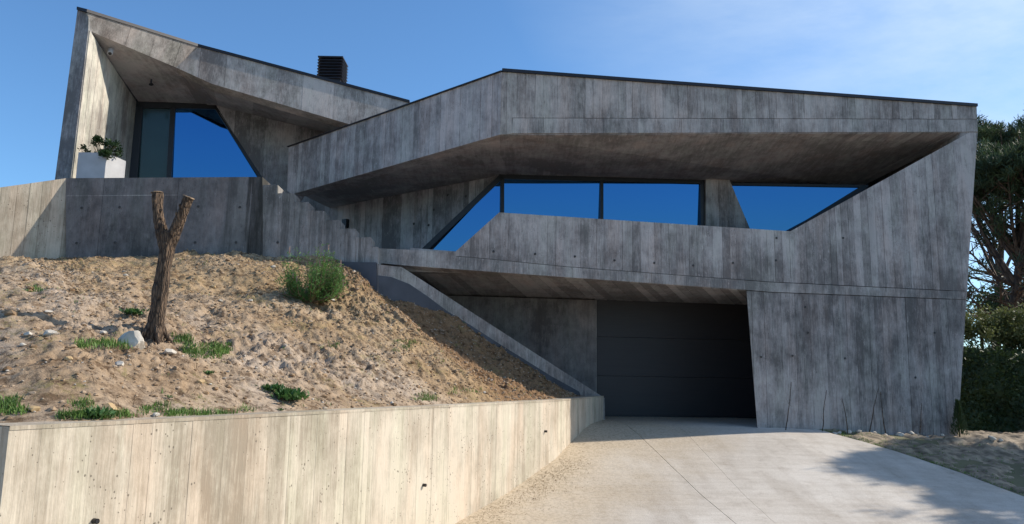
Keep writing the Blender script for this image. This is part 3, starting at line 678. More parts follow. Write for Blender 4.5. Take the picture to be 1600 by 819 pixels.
# ================================================================= TERRACE WALL WITH STEPPED PARAPET
terr = thing('terrace_wall', 'stained grey concrete terrace wall stepping down like a stair beside the house', 'wall', (-5, 11.7, 3))
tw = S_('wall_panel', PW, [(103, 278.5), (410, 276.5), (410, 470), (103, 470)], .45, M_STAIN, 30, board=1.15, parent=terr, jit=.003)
steps = [(443, 302, 459, 470), (459, 316, 482, 315), (482, 329, 506, 328), (506, 344, 530, 343), (530, 357.5, 554, 357), (554, 371, 578, 371)]
M_STEP = (M_TER, M_STAIN)
tops = [(410, 434, 289), (434, 459, 302), (459, 482, 316), (482, 506, 329.5), (506, 531, 344), (531, 555, 357.5), (555, 580, 371), (580, 591, 386)]
for i, (xa, xb, y) in enumerate(tops):
    pl = (PW[0] - PW[1] * (.012 * (i + 1)), PW[1])
    S_('step_panel', pl, [(xa, y), (xb, y), (xb, 500), (xa, 500)], .45, M_STEPC, 31 + i, board=0, parent=terr)
jl = on((PW[0] + PW[1] * .001, PW[1]), (104, 306), (405, 304)); bar('pour_joint', jl[0], jl[1], .012, .012, PW[1], M_BAND, terr)
# folded return on the left
k0 = hit(PW, 103.5, 278.5); PWL = vplane(k0.x, k0.y, 40)
S_('return_wall', PWL, [(104, 278.5), (0, 293), (-140, 320), (-140, 700), (104, 470)], .3, M_RET, 38, board=.16, parent=terr)
# dark waterproofing at the wall foot
PWc = (PW[0] + PW[1] * .012, PW[1])
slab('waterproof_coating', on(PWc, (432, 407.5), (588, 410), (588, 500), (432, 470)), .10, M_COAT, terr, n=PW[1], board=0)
# terrace floor behind
tf = [k0, hit(PW, 420, 278.5), IB + Vector((3.9, .1, 0)), IB + Vector((-.8, .1, 0)), A_]
hull('terrace_floor', [Vector((v.x, v.y + .1, k0.z - .06)) for v in tf] + [Vector((v.x, v.y + .1, k0.z - .3)) for v in tf], M_BAND, terr)
# stair flight hidden behind the stepped parapet
for i, (xa, xb, y) in enumerate(tops):
    a = hit(PW, xa, y + 4); b = hit(PW, xb, y + 4); d = -PW[1]
    hull('stair_tread', [p + d * o + Vector((0, 0, z)) for p in (a, Vector((b.x, b.y, a.z))) for o in (.50, 2.2) for z in (-.45, -.65)], M_BAND, terr)

# ================================================================= STRINGER WALL (slopes down beside the garage forecourt)
q0 = hit((PW[0] - PW[1] * .1, PW[1]), 590, 411); q1 = atY(944, 620, 14.35)
PS = vplane(q0.x, q0.y, math.degrees(math.atan2(q1.y - q0.y, q1.x - q0.x)))
stringer = thing('ramp_wall', 'concrete wall sloping down to the garage with a dark waterproofed lower face', 'wall', (q1.x, q1.y, .98))
S_('wall_panel', PS, [(588, 413), (628, 417.5), (944.5, 622), (945.5, 665), (760, 665), (588, 560)], .24, M_BAND, 40, board=.22, parent=stringer)
PSc = (PS[0] + PS[1] * .012, PS[1])
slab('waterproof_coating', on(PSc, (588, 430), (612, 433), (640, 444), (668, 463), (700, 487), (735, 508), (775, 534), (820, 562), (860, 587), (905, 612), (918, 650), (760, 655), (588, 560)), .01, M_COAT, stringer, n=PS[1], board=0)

# ================================================================= RETAINING WALL
ZW = atY(942, 619, 14.25).z
wt_px = [(13, 666.5), (140, 661), (280, 654), (420, 646.5), (560, 640), (700, 633.5), (800, 629), (866, 625)]
wt = [atZ(x, y, ZW) for x, y in wt_px]
# straighten the run in plan
a0, a7 = wt[0], wt[-1]
endp = atY(943, 619.5, 14.3); endp.z = ZW
print('ZW', ZW, [tuple(round(c, 2) for c in p) for p in wt], endp)
front = wt + [endp]
rw = thing('retaining_wall', 'long sunlit board-marked concrete retaining wall beside the driveway', 'wall', (wt[3].x, wt[3].y, 0))
def ribbon(front, zt, zb, thick, mat, parent, name, board, seed, jit=.0025):
    rnd = random.Random(seed); vs = []; fs = []; at = []
    def box(a, b, o, z0, z1, th, rv):
        d = (b - a).normalized(); n = Vector((d.y, -d.x, 0)); i = len(vs)
        f = [a + n * o, b + n * o, b - n * th, a - n * th]
        vs.extend([Vector((p.x, p.y, z0)) for p in f] + [Vector((p.x, p.y, z1)) for p in f])
        for q in ((0, 1, 5, 4), (1, 2, 6, 5), (2, 3, 7, 6), (3, 0, 4, 7), (4, 5, 6, 7)): fs.append(tuple(i + k for k in q)); at.append(rv)
    for s in range(len(front) - 1):
        a, b = front[s], front[s + 1]; Lg = (b - a).length; d = (b - a) / Lg; x = 0
        n = Vector((d.y, -d.x, 0))
        box(a, b, -.006, zb, zt - .001, thick, .3)
        while x < Lg - .001:
            wd = board * rnd.choice((.25, .5, .5, .7, 1, 1.4)); y = min(Lg, x + wd)
            if Lg - y < .03: y = Lg
            gp = rnd.choice((.0001, .0002, .0002, .0004)); box(a + d * (x + gp), a + d * (y - gp), rnd.uniform(-jit / 2, jit / 2), zb, zt - .002 - .0006 * rnd.random(), .03, rnd.random()); x = y
    return mk(name, vs, fs, mat, parent, attr=at)
# smooth the plan line
def resample(pts, n):
    P = np.array([[p.x, p.y] for p in pts]); y = P[:, 1]; c = np.polyfit(y[:8], P[:8, 0], 2)
    ys = np.linspace(y[0], y[7], n); return [Vector((np.polyval(c, q), q, ZW)) for q in ys]
run = resample(wt, 9)
ribbon(run, ZW, -.3, .24, M_RET, rw, 'board_marked_face', .15, 50)
ribbon([run[-1], endp], ZW, .3, .24, M_RET, rw, 'end_panel', .12, 51)
c0 = run[0]
ribbon([c0 + Vector((-9, 1.2, 0)), c0 + Vector((-.0, 0.02, 0))], ZW - .002, -.3, .24, M_RET, rw, 'return_panel', .10, 52)
# capping strip (trowelled top)
cv = []; 
for i, p in enumerate(run + [endp]):
    nb = (run + [endp])[min(i + 1, 9)] - (run + [endp])[max(i - 1, 0)]; nb.normalize(); n = Vector((nb.y, -nb.x, 0))
    cv.append((p + n * .004, p - n * .245))
vs = [Vector((v.x, v.y, ZW + dz)) for dz in (.003, -.02) for ab in cv for v in ab]; m_ = len(cv) * 2
fs = [(2 * i, 2 * i + 2, 2 * i + 3, 2 * i + 1) for i in range(len(cv) - 1)] + [(2 * i, m_ + 2 * i, m_ + 2 * i + 2, 2 * i + 2) for i in range(len(cv) - 1)]
mk('wall_top', vs, fs, M_RET, rw)
# weep pipes
def weep(px, py):
    best = None
    for i in range(8):
        a, b = run[i], run[i + 1]; d = (b - a); pl = (a, Vector((d.y, -d.x, 0)).normalized()); h = hit(pl, px, py)
        if (h - a).to_2d().dot(d.to_2d()) >= 0 and (h - b).to_2d().dot(d.to_2d()) <= 0: best = (h, pl[1])
    if best is None: return
    h, n = best; v, f = tube_arr([h - n * .01, h + n * .035], [.016, .016], 10, cap=False)
    v2, f2 = tube_arr([h + n * .035, h - n * .005], [.0125, .0125], 10, cap=True)
    V_, F_ = join([(v, f), (v2, f2)]); mk('weep_pipe', V_, F_, M_FRAME, rw)
for p in ((146, 814), (661, 758), (851, 674)): weep(*p)

# tie holes ------------------------------------------------------------
def tie_mesh():
    vs = []; fs = []; n = 10; R_ = [(.026, .0), (.022, .004), (.016, .004), (.012, -.006), (0, -.006)]
    for r, z in R_[:-1]:
        for k in range(n): vs.append((r * math.cos(2 * math.pi * k / n), r * math.sin(2 * math.pi * k / n), z))
    vs.append((0, 0, -.006))
    for j in range(3):
        for k in range(n): fs.append((j * n + k, j * n + (k + 1) % n, (j + 1) * n + (k + 1) % n, (j + 1) * n + k))
    for k in range(n): fs.append((3 * n + k, 3 * n + (k + 1) % n, 4 * n))
    me = bpy.data.meshes.new('tie_hole'); me.from_pydata(vs, [], fs); me.materials.append(M_TIE); return me
M_TIE = plain('tie_hole_mortar', (.075, .072, .07), .9, 0, .3, 40)
TIE = tie_mesh()
def ties(pl, pts, parent, lift=.008, s=.8):
    for x, y in pts:
        h = hit(pl, x, y) + pl[1] * lift
        o = link('tie_hole', TIE, None, parent, loc=h); o.rotation_euler = pl[1].to_track_quat('Z', 'Y').to_euler(); o.scale = (s,) * 3
ties(PW, [(128, 325), (187, 324), (310, 323), (375, 324), (120, 380), (180, 379), (305, 379), (369, 379)], tw)
for i, p in enumerate([(434, 379), (500, 378)]):
    ties(PW, [p], tw, lift=(.008 if i == 0 else -.05))
ties(PF, [(771, 393), (836, 397), (898, 401), (960, 407), (1022, 411), (1083, 415), (1145, 411), (1212, 407), (1317, 372), (1213, 322 + 50)], par)
ties(PF, [(1258, 480), (1189, 558), (1238, 556), (1262, 520), (1320, 560), (1430, 590), (1460, 520)], low)
ties(PM, [(700, 305), (728, 307), (647, 350), (678, 328), (670, 352)], house, s=1.1)
# ================================================================= EXCAVATED MOUND
def back_of(p, k=.12):
    return p
fr = [Vector((-14, 6.3, ZW))]
PWf = (PW[0] - PW[1] * (-.02), PW[1])
fpl = []
ctr = run + [endp]
def front_at(t):
    i = min(int(t * 8), 7); return ctr[i].lerp(ctr[i + 1], t * 8 - i)
fronts = [c0 + Vector((-8, 1.05 + .25, 0)), c0 + Vector((-3, .4 + .25, 0)), run[0] + Vector((-.12, .2, 0)), run[1], run[2], run[3], run[4], run[5], run[6], run[7], run[8], endp.lerp(run[8], .45), endp.lerp(run[8], .15)]
bz = lambda x, y, pl: hit(pl, x, y)
backs = [Vector((-15, 9.5, 3.0)), Vector((-10.5, 10.6, 3.2)), bz(0, 405, PWL), bz(60, 401, PWL), bz(106, 398.5, PW), bz(230, 398.5, PW), bz(350, 403, PW), bz(435, 408, PW), bz(505, 409, PW), bz(552, 430, PW), bz(606, 477, PS), bz(720, 508, PS), bz(880, 606, PS)]
extra = {}
NU, NV = 620, 360
def cr(pts, t):
    n = len(pts) - 1; x = t * n; i = np.clip(np.floor(x).astype(int), 0, n - 1); f = (x - i)[:, None]
    P = np.array([list(p) for p in pts]); P0 = P[np.clip(i - 1, 0, n)]; P1 = P[i]; P2 = P[i + 1]; P3 = P[np.clip(i + 2, 0, n)]
    return .5 * ((2 * P1) + (-P0 + P2) * f + (2 * P0 - 5 * P1 + 4 * P2 - P3) * f ** 2 + (-P0 + 3 * P1 - 3 * P2 + P3) * f ** 3)
# denser towards the view
tu = np.linspace(0, 1, NU); Fp = cr(fronts, tu); Bp = cr(backs, tu)
Fp[:, 2] = ZW - .015
tv = np.linspace(0, 1, NV)
Fd = Fp.copy()
dv = Bp - Fp; ln = np.linalg.norm(dv[:, :2], axis=1)[:, None]
Fp2 = Fp + dv / ln * .17 * np.minimum(1, ln / 1.0); Fp2[:, 2] = ZW - .015
Bp2 = Bp + dv / ln * .12
MX = Fp2[:, None, 0] * (1 - tv) + Bp2[:, None, 0] * tv; MY = Fp2[:, None, 1] * (1 - tv) + Bp2[:, None, 1] * tv
ku = np.interp(tu, [0, .5, .68, .82, 1], [.10, .09, .02, -.13, -.15])[:, None]
prof = tv + ku * np.sin(np.pi * tv) * (1 - .3 * tv)
MZ = Fp2[:, None, 2] * (1 - prof) + Bp2[:, None, 2] * prof
edgew = np.clip(tv / .12, 0, 1)[None, :]; edgeb = np.clip((1 - tv) / .05, 0.25, 1)[None, :]
MZ += edgew * (fbm(MX * .7 + 3, MY * .7, 3) * .16)
n1a = fbm(MX * 2.6, MY * 2.6, 3); n2a = fbm(MX * 8, MY * 8, 4, 2.0, .62); n3a = np.abs(fbm(MX * 5 + 40, MY * 5, 3))
patch = np.clip(fbm(MX * .9 + 9, MY * .9 + 4, 2) * 2.2 + .6, .25, 1.3)
rill = -np.abs(fbm(tu[:, None] * 75 + .6 * vn(MX * 2, MY * 2), tv[None] * 4.5 + tu[:, None] * 3, 3)) * np.clip((tu[:, None] - .45) * 4, .25, 1)
MZ += edgew * edgeb * rill * .10
n4a = fbm(MX * 21, MY * 21, 3, 2.0, .7)
MZ += edgew * edgeb * (n1a * .085 + patch * (n2a * .062 - n3a * .06) + n4a * (.018 + .02 * patch) + .02)
# loose spoil heap against the ramp wall
hx, hy = hit(PS, 655, 487).x, hit(PS, 655, 487).y
def gauss(cx, cy, r, h): 
    global MZ
    MZ = MZ + h * np.exp(-((MX - cx) ** 2 + (MY - cy) ** 2) / (2 * r * r))
hp = on(PS, (650, 480), (720, 510), (790, 548))
gauss(hp[0].x - .1, hp[0].y - .15, .22, .12); gauss(hp[1].x - .1, hp[1].y - .15, .3, .05)
hp2 = hit(PW, 400, 405); gauss(hp2.x, hp2.y - .55, .35, .08)
hol = atY(300, 537, 8.05); gauss(hol.x, hol.y + .05, .16, -.09); gauss(hol.x - .1, hol.y - .32, .2, .05)
hol = atY(90, 512, 8.6); gauss(hol.x, hol.y, .22, -.10)
V = np.stack([MX, MY, MZ], -1).reshape(-1, 3)
fcs = gridfaces(NU, NV)
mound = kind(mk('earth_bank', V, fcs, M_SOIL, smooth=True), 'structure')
bvh = BVHTree.FromPolygons([tuple(v) for v in V[:].tolist()], fcs)
gb = BVHTree.FromPolygons([tuple(v) for v in np.stack([GX, GY, GZ], -1).reshape(-1, 3).tolist()], gridfaces(len(gx), len(gy)))
def onmound(x, y):
    h = bvh.ray_cast(EYE, ray(x, y)); return h[0]
def down(X, Y, b=None):
    h = (b or bvh).ray_cast(Vector((X, Y, 20)), Vector((0, 0, -1))); return h[0]
def onground(x, y): return gb.ray_cast(EYE, ray(x, y))[0]

# ================================================================= LOOSE SOIL, STONES
def rock_mesh(r, seed, flat=.7, sub=2, rough=.22):
    bm = bmesh.new(); bmesh.ops.create_icosphere(bm, subdivisions=sub, radius=1)
    rnd = random.Random(seed); dirs = [(Vector((rnd.gauss(0, 1), rnd.gauss(0, 1), rnd.gauss(0, 1))).normalized(), rnd.uniform(.5, .82)) for _ in range(15)]
    for v in bm.verts:
        p = v.co.copy()
        for d, h in dirs:
            k = p.dot(d)
            if k > h: p -= d * (k - h) * 1.0
        p *= 1 + rnd.uniform(-rough, rough) * .12
        v.co = Vector((p.x * r, p.y * r * .85, p.z * r * flat))
    return bm
def icos():
    t = (1 + 5 ** .5) / 2; v = np.array([(-1, t, 0), (1, t, 0), (-1, -t, 0), (1, -t, 0), (0, -1, t), (0, 1, t), (0, -1, -t), (0, 1, -t), (t, 0, -1), (t, 0, 1), (-t, 0, -1), (-t, 0, 1)], float)
    f = np.array([(0, 11, 5), (0, 5, 1), (0, 1, 7), (0, 7, 10), (0, 10, 11), (1, 5, 9), (5, 11, 4), (11, 10, 2), (10, 7, 6), (7, 1, 8), (3, 9, 4), (3, 4, 2), (3, 2, 6), (3, 6, 8), (3, 8, 9), (4, 9, 5), (2, 4, 11), (6, 2, 10), (8, 6, 7), (9, 8, 1)])
    return v / np.linalg.norm(v[0]), f
def scatter_rubble(name, P, sizes, mat):
    v, f = icos(); n = len(P)
    jit = 1 + RNG.uniform(-.35, .35, (n, 12, 3)); V = v[None] * jit * sizes[:, None, None] * np.array([1, 1, .65])
    a = RNG.uniform(0, 6.28, n); c, s_ = np.cos(a)[:, None], np.sin(a)[:, None]
    x = V[:, :, 0] * c - V[:, :, 1] * s_; y = V[:, :, 0] * s_ + V[:, :, 1] * c; V = np.stack([x, y, V[:, :, 2]], -1) + P[:, None, :]
    F = (f[None] + (np.arange(n) * 12)[:, None, None]).reshape(-1, 3)
    me = bpy.data.meshes.new(name); me.from_pydata(V.reshape(-1, 3).tolist(), [], F.tolist())
    return kind(link(name, me, mat, None, loc=(0, 0, 0)), 'stuff')
def mpoints(n, power=1.0):
    iu = RNG.integers(60, NU, n); iv = (RNG.random(n) ** power * (NV - 3)).astype(int) + 1
    return np.stack([MX[iu, iv], MY[iu, iv], MZ[iu, iv]], -1)
def rubmat(name, cols):
    m, t, b = newmat(name); g = N(t, 'ShaderNodeNewGeometry'); r = ramp(t, g.outputs['Random Per Island'], [(i / (len(cols) - 1), c) for i, c in enumerate(cols)])
    n1 = N(t, 'ShaderNodeTexNoise', Scale=40, Detail=4); L(t, coords(t, (1, 1, 1)), n1.inputs[0])
    L(t, mixc(t, .6, r, ramp(t, n1.outputs[0], [(.3, (.6, .6, .6)), (.7, (1.15, 1.15, 1.15))]), 'MULTIPLY'), b.inputs['Base Color']); b.inputs['Roughness'].default_value = .95
    b.inputs['Specular IOR Level'].default_value = .1
    return m
M_CLOD = rubmat('clod_soil', [(.30, .19, .105), (.36, .26, .17), (.20, .125, .07), (.44, .34, .25), (.30, .20, .12)])
M_PEB = rubmat('pebble_mix', [(.50, .46, .40), (.40, .30, .20), (.58, .54, .48), (.36, .31, .26), (.46, .36, .25)])
P = mpoints(9000); sz = RNG.uniform(.005, .02, len(P)) * np.where(RNG.random(len(P)) < .05, 1.9, 1) * np.where(RNG.random(len(P)) < .02, 1.7, 1); scatter_rubble('soil_clods', P + [0, 0, .002], sz, M_CLOD)
P = mpoints(1500); sz = RNG.uniform(.005, .014, len(P)) * np.where(RNG.random(len(P)) < .10, 2.0, 1); scatter_rubble('pebbles', P + [0, 0, .004], sz, M_PEB)

def stone(x, y, wpx, label, mat, seed, group=None, fn=onmound, flat=.7, cat='stone', sink=.35, name='stone'):
    p = fn(x, y)
    if p is None: print('no hit', x, y); return
    r = wpx / 2 * (p - EYE).length / FPX
    bm = rock_mesh(r, seed, flat, 2 if wpx < 30 else 3)
    for v in bm.verts: v.co += p + Vector((0, 0, r * flat * (1 - 2 * sink) * .6))
    o = bm2(name, bm, mat, loc=p); o['label'] = label; o['category'] = cat
    if group: o['group'] = group
    return o
stone(207, 542, 45, 'large angular white rock lying beside the foot of the tree stump', M_WSTONE, 3, flat=.78, cat='rock', name='rock', sink=.15)
for i, (x, y, wd, lab, m) in enumerate([
    (75, 489, 15, 'pale stone high on the bank left of the stump', M_STONE), (76, 524, 24, 'flat whitish stone half buried on the left of the bank', M_STONE),
    (44, 524, 16, 'pale stone next to the flat whitish stone at far left', M_STONE), (107, 563, 17, 'rounded ochre stone on the bank below the flat whitish stone', M_OSTONE),
    (187, 571, 20, 'small pale stone just below the large white rock', M_WSTONE), (54, 642, 20, 'ochre stone behind the top of the retaining wall at far left', M_OSTONE),
    (172, 641, 30, 'lumpy ochre stone in the weeds at the wall top', M_OSTONE), (313, 598, 16, 'rounded tan stone on the bank between stump and wall', M_OSTONE),
    (197, 431, 9, 'tiny white stone near the crest left of the stump', M_WSTONE), (333, 449, 11, 'reddish stone near the crest right of the stump', M_OSTONE),
    (427, 418, 10, 'grey pebble at the top of the bank by the dark stained wall', M_STONE), (553, 626, 11, 'brown clod on the wall edge left of the white pebble', M_OSTONE),
    (612, 630, 8, 'white pebble on the edge of the retaining wall', M_WSTONE), (265, 552, 24, 'flat tan stone right behind the foot of the stump', M_STONE),
    (160, 520, 12, 'tan stone up the slope from the large white rock', M_STONE), (622, 590, 7, 'white pebble halfway down the slope below the green bush', M_WSTONE),
    (36, 540, 12, 'buff stone low on the left edge of the bank', M_STONE), (520, 470, 10, 'pale stone on the slope beneath the green bush', M_WSTONE),
    (243, 651, 16, 'flat pale stone lying on the top edge of the retaining wall', M_STONE), (392, 470, 8, 'small buff stone in the shadow left of the green bush', M_STONE)]):
    stone(x, y, wd, lab, m, 40 + i, sink=.3, flat=.6)
def wallfoot(x, y, o=.14):
    h = hit(PF, x, y) + nF * (o + .08 * ((x * 7) % 5) / 5); return down(h.x, h.y, gb) or h
ORD = 'first second third fourth fifth sixth seventh eighth ninth tenth eleventh twelfth thirteenth fourteenth fifteenth sixteenth'.split()
for i, (x, y, wd) in enumerate([(1224, 661, 17), (1258, 663, 11), (1266, 664, 12), (1279, 665, 12), (1294, 666, 9), (1303, 667, 8), (1318, 668, 11), (1332, 669, 9), (1345, 670, 7), (1356, 671, 8), (1372, 672, 7), (1396, 675, 14), (1412, 676, 9), (1424, 677, 8), (1440, 678, 8), (1463, 681, 9), (1550, 686, 14), (1563, 688, 8)]):
    stone(x, y + 1, wd, ("pale stone at the tall wall's foot, %s from the garage" % ORD[i]) if i < 16 else ('%s of two pale stones lying in front of the dark hedge' % ('left' if i == 16 else 'right')), M_WSTONE if i % 3 == 0 else M_STONE, 90 + i,
          group='stones along the foot of the house wall' if i < 16 else 'stones in front of the hedge', fn=wallfoot if i < 16 else onground, sink=.25)
def gdrive(x, y): return dpt(x, y)
stone(737, 797, 9, 'small dark clod lying on the driveway near the retaining wall', M_LEAF, 130, fn=gdrive, name='clod', cat='clod')
# leaf litter and grit swept against the wall foot
pts = []
for k in range(2600):
    t = RNG.random() ** .8; c = Vector((run[5].x, run[5].y, 0)).lerp(Vector((run[8].x + .1, run[8].y, 0)), t) if RNG.random() > .12 else Vector((run[8].x, run[8].y, 0)).lerp(Vector((endp.x, endp.y, 0)), RNG.random())
    o = abs(RNG.normal(0, .28)) + .03; x = c.x + o * .9 + RNG.normal(0, .05); y = c.y - o * .3 + RNG.normal(0, .1)
    pts.append((x, y, float(gz(x, y)) + .004))
pts = np.array(pts); scatter_rubble('leaf_litter', pts, RNG.uniform(.0015, .0045, len(pts)) * np.where(RNG.random(len(pts)) < .05, 2, 1), rubmat('litter_mix', [(.14, .09, .05), (.30, .22, .13), (.20, .13, .07), (.36, .28, .18)]))

# ================================================================= PLANTS
def blades(n, h, spread, wd, seed, lean=.5, seg=2):
    rnd = random.Random(seed); V = []; F = []
    for _ in range(n):
        a = rnd.uniform(0, 6.28); r = spread * math.sqrt(rnd.random()); bx, by = r * math.cos(a), r * math.sin(a)
        a2 = rnd.uniform(0, 6.28); l = h * rnd.uniform(.45, 1); ln_ = lean * rnd.uniform(.2, 1) * l; s = Vector((math.cos(a2 + 1.57), math.sin(a2 + 1.57), 0)) * wd / 2
        p0 = Vector((bx, by, -.01)); p1 = p0 + Vector((math.cos(a2) * ln_ * .35, math.sin(a2) * ln_ * .35, l * .6)); p2 = p0 + Vector((math.cos(a2) * ln_, math.sin(a2) * ln_, l))
        o = len(V); V += [p0 - s, p0 + s, p1 + s * .8, p1 - s * .8, p2]; F += [(o, o + 1, o + 2, o + 3), (o + 3, o + 2, o + 4)]
    return V, F
# grass growing in streaks along the wall top and round the stump
gV = []; gF = []
rg = random.Random(5)
for (x0, x1, y, dy, n) in [(0, 40, 642, 6, 60), (95, 175, 650, 4, 110), (110, 140, 632, 5, 26), (175, 205, 648, 4, 26), (220, 260, 640, 8, 26), (255, 365, 647, 4, 90), (285, 360, 545, 8, 170), (118, 180, 538, 6, 60), (165, 205, 540, 5, 30), (645, 680, 622, 4, 40), (615, 650, 540, 9, 36), (40, 70, 452, 4, 20), (300, 345, 555, 5, 50), (500, 530, 540, 5, 10), (0, 30, 630, 5, 30), (375, 395, 640, 3, 10), (270, 300, 530, 6, 40), (700, 760, 612, 4, 20), (1, 1, 1, 1, 0)]:
    for k in range(n):
        x = rg.uniform(x0, x1); yy = y + rg.uniform(-dy, dy); h = onmound(x, yy)
        if h is None: continue
        v, f = blades(rg.randint(5, 9), rg.uniform(.03, .075), .035, .006, rg.random(), .7); o = len(gV); gV += [q + h for q in v]; gF += [tuple(i + o for i in q) for q in f]
for k in range(260):   # stray wisps over the bank
    P_ = mpoints(1)[0]; v, f = blades(5, rg.uniform(.03, .06), .03, .005, rg.random(), .9); o = len(gV); gV += [q + Vector(P_) for q in v]; gF += [tuple(i + o for i in q) for q in f]
kind(mk('grass', gV, gF, M_GRASS), 'stuff')
dV = []; dF = []
for k in range(1500):
    P_ = mpoints(1)[0]; v, f = blades(4, rg.uniform(.03, .08), .04, .004, rg.random(), 1.6); o = len(dV); dV += [q + Vector(P_) for q in v]; dF += [tuple(i + o for i in q) for q in f]
kind(mk('dry_grass', dV, dF, M_DRY), 'stuff')
# verge grass on the right
vV = []; vF = []
for k in range(700):
    x = rg.uniform(1230, 1640); t = rg.random() ** 3; ye = np.interp(x, [1228, 1300, 1400, 1500, 1600, 1700], [663, 677, 705, 738, 776, 815]); yt = np.interp(x, [1228, 1500, 1640], [664, 688, 700])
    h = onground(x, ye + (yt - ye) * t - 1)
    if h is None: continue
    v, f = blades(rg.randint(3, 6), rg.uniform(.02, .05), .04, .006, rg.random(), .9); o = len(vV); vV += [q + h for q in v]; vF += [tuple(i + o for i in q) for q in f]
kind(mk('verge_grass', vV, vF, M_GRASS), 'stuff')

def leaf(p, d, l, wd, nrm):
    s = d.cross(nrm).normalized() * wd / 2; m = p + d * l * .5 + nrm * l * .06
    return [p, m - s, p + d * l, m + s], [(0, 1, 2, 3)]
def rosette(name, x, y, r, label, seed, nl=60, group=None, fn=onmound, mat=M_WEED):
    p = fn(x, y)
    if p is None: return
    rnd = random.Random(seed); parts = []
    for _ in range(int(nl * 2.4)):
        a = rnd.uniform(0, 6.28); el = rnd.uniform(.1, 1.2); d = Vector((math.cos(a) * math.cos(el), math.sin(a) * math.cos(el), math.sin(el)))
        b = p + Vector((rnd.gauss(0, r * .32), rnd.gauss(0, r * .26), rnd.uniform(0, r * .25))); up = Vector((rnd.uniform(-.4, .4), rnd.uniform(-.4, .4), 1)).normalized()
        parts.append(leaf(b, d, rnd.uniform(.22, .48) * r, rnd.uniform(.10, .2) * r, up))
    V_, F_ = join(parts); o = mk(name, V_, F_, mat, loc=p); return tag(o, label, 'weed', group)
rosette('weed', 208, 492, .13, 'low dark green leafy weed on the bank left of the stump', 1, 90)
rosette('weed', 452, 626, .20, 'broad leafy green weed clump on the bank near the wall edge', 2, 150)
rosette('weed', 425, 612, .14, 'sparser green weed left of the broad leafy weed clump', 3, 60)
rosette('weed', 150, 652, .12, 'green weed growing at the wall top below the ochre stone', 4, 90)
rosette('weed', 325, 585, .07, 'small dusty weed midway between stump and retaining wall', 5, 40)
rosette('weed', 438, 642, .05, 'tiny green weed on the wall top edge', 6, 24)
rosette('weed', 264, 622, .05, 'tiny bright weed behind the wall, left of the middle', 7, 20)
rosette('weed', 932, 654, .08, 'small weed in the corner at the foot of the wall by the garage', 8, 30, fn=gdrive)

def bush(name, p, h, w_, label, cat, seed, nst, mat, per=40, ll=.05, lw=.006, plumes=0, lean=0):
    rnd = random.Random(seed); root = thing(name, label, cat, p); FV = []; SV = []; PV = []
    lobes = [(rnd.uniform(0, 6.28), rnd.uniform(.2, 1), rnd.uniform(.45, 1)) for _ in range(8)]
    for k in range(nst):
        la, lr, lh = lobes[k % 8]; a = la + rnd.gauss(0, .28); rr = min(1.15, abs(lr + rnd.gauss(0, .16))); top = Vector((math.cos(a) * rr * w_ / 2 + lean, math.sin(a) * rr * w_ / 2, h * lh * rnd.uniform(.5, 1.05) * (1 - .32 * rr ** 2)))
        base = Vector((math.cos(a) * rr * .06, math.sin(a) * rr * .06, -.02)); mid = base.lerp(top, .5) + Vector((math.cos(a), math.sin(a), 0)) * w_ * .10 * rr - Vector((0, 0, h * .05))
        pts = [p + base, p + mid, p + top]; SV.append(tube_arr(pts, [.007, .005, .002], 4))
        for j in range(per):
            t = rnd.uniform(.05, 1) ** .8; c = pts[0].lerp(pts[1], t * 2) if t < .5 else pts[1].lerp(pts[2], t * 2 - 1)
            b = rnd.uniform(0, 6.28); d = Vector((math.cos(b), math.sin(b), rnd.uniform(.2, 1.3))).normalized()
            c = c + Vector((rnd.gauss(0, .025), rnd.gauss(0, .025), rnd.gauss(0, .02)))
            FV.append(leaf(c, d, ll * rnd.uniform(.6, 1.2), lw, Vector((rnd.gauss(0, 1), rnd.gauss(0, 1), rnd.gauss(0, 1))).normalized()))
        if k < plumes:
            tip = pts[2]
            for j in range(26):
                b = rnd.uniform(0, 6.28); PV.append(leaf(tip + Vector((0, 0, rnd.uniform(-.02, .07))), Vector((math.cos(b) * .4, math.sin(b) * .4, 1)).normalized(), .03, .010, Vector((math.sin(b), math.cos(b), .1)).normalized()))
    v, f = join(SV); mk('stem', v, f, M_DRY, root)
    v, f = join(FV); mk('foliage', v, f, mat, root)
    for q in range(0, len(PV), 26): v, f = join(PV[q:q + 26]); mk('flower_spike', v, f, M_PLUME, root)
    return root
bp = onmound(484, 470)
bush('bush', bp, .92, .82, 'bushy green shrub with pinkish flower spikes on the slope by the stepped wall', 'bush', 3, 128, M_BUSH, per=58, ll=.06, lw=.011, plumes=20)
bp2 = onmound(528, 446) or bp
bush('bush', bp2, .42, .30, 'small yellow-green shoot growing beside the larger flowering shrub', 'bush', 9, 26, M_LBUSH, per=55, ll=.045, lw=.010, lean=-.02)

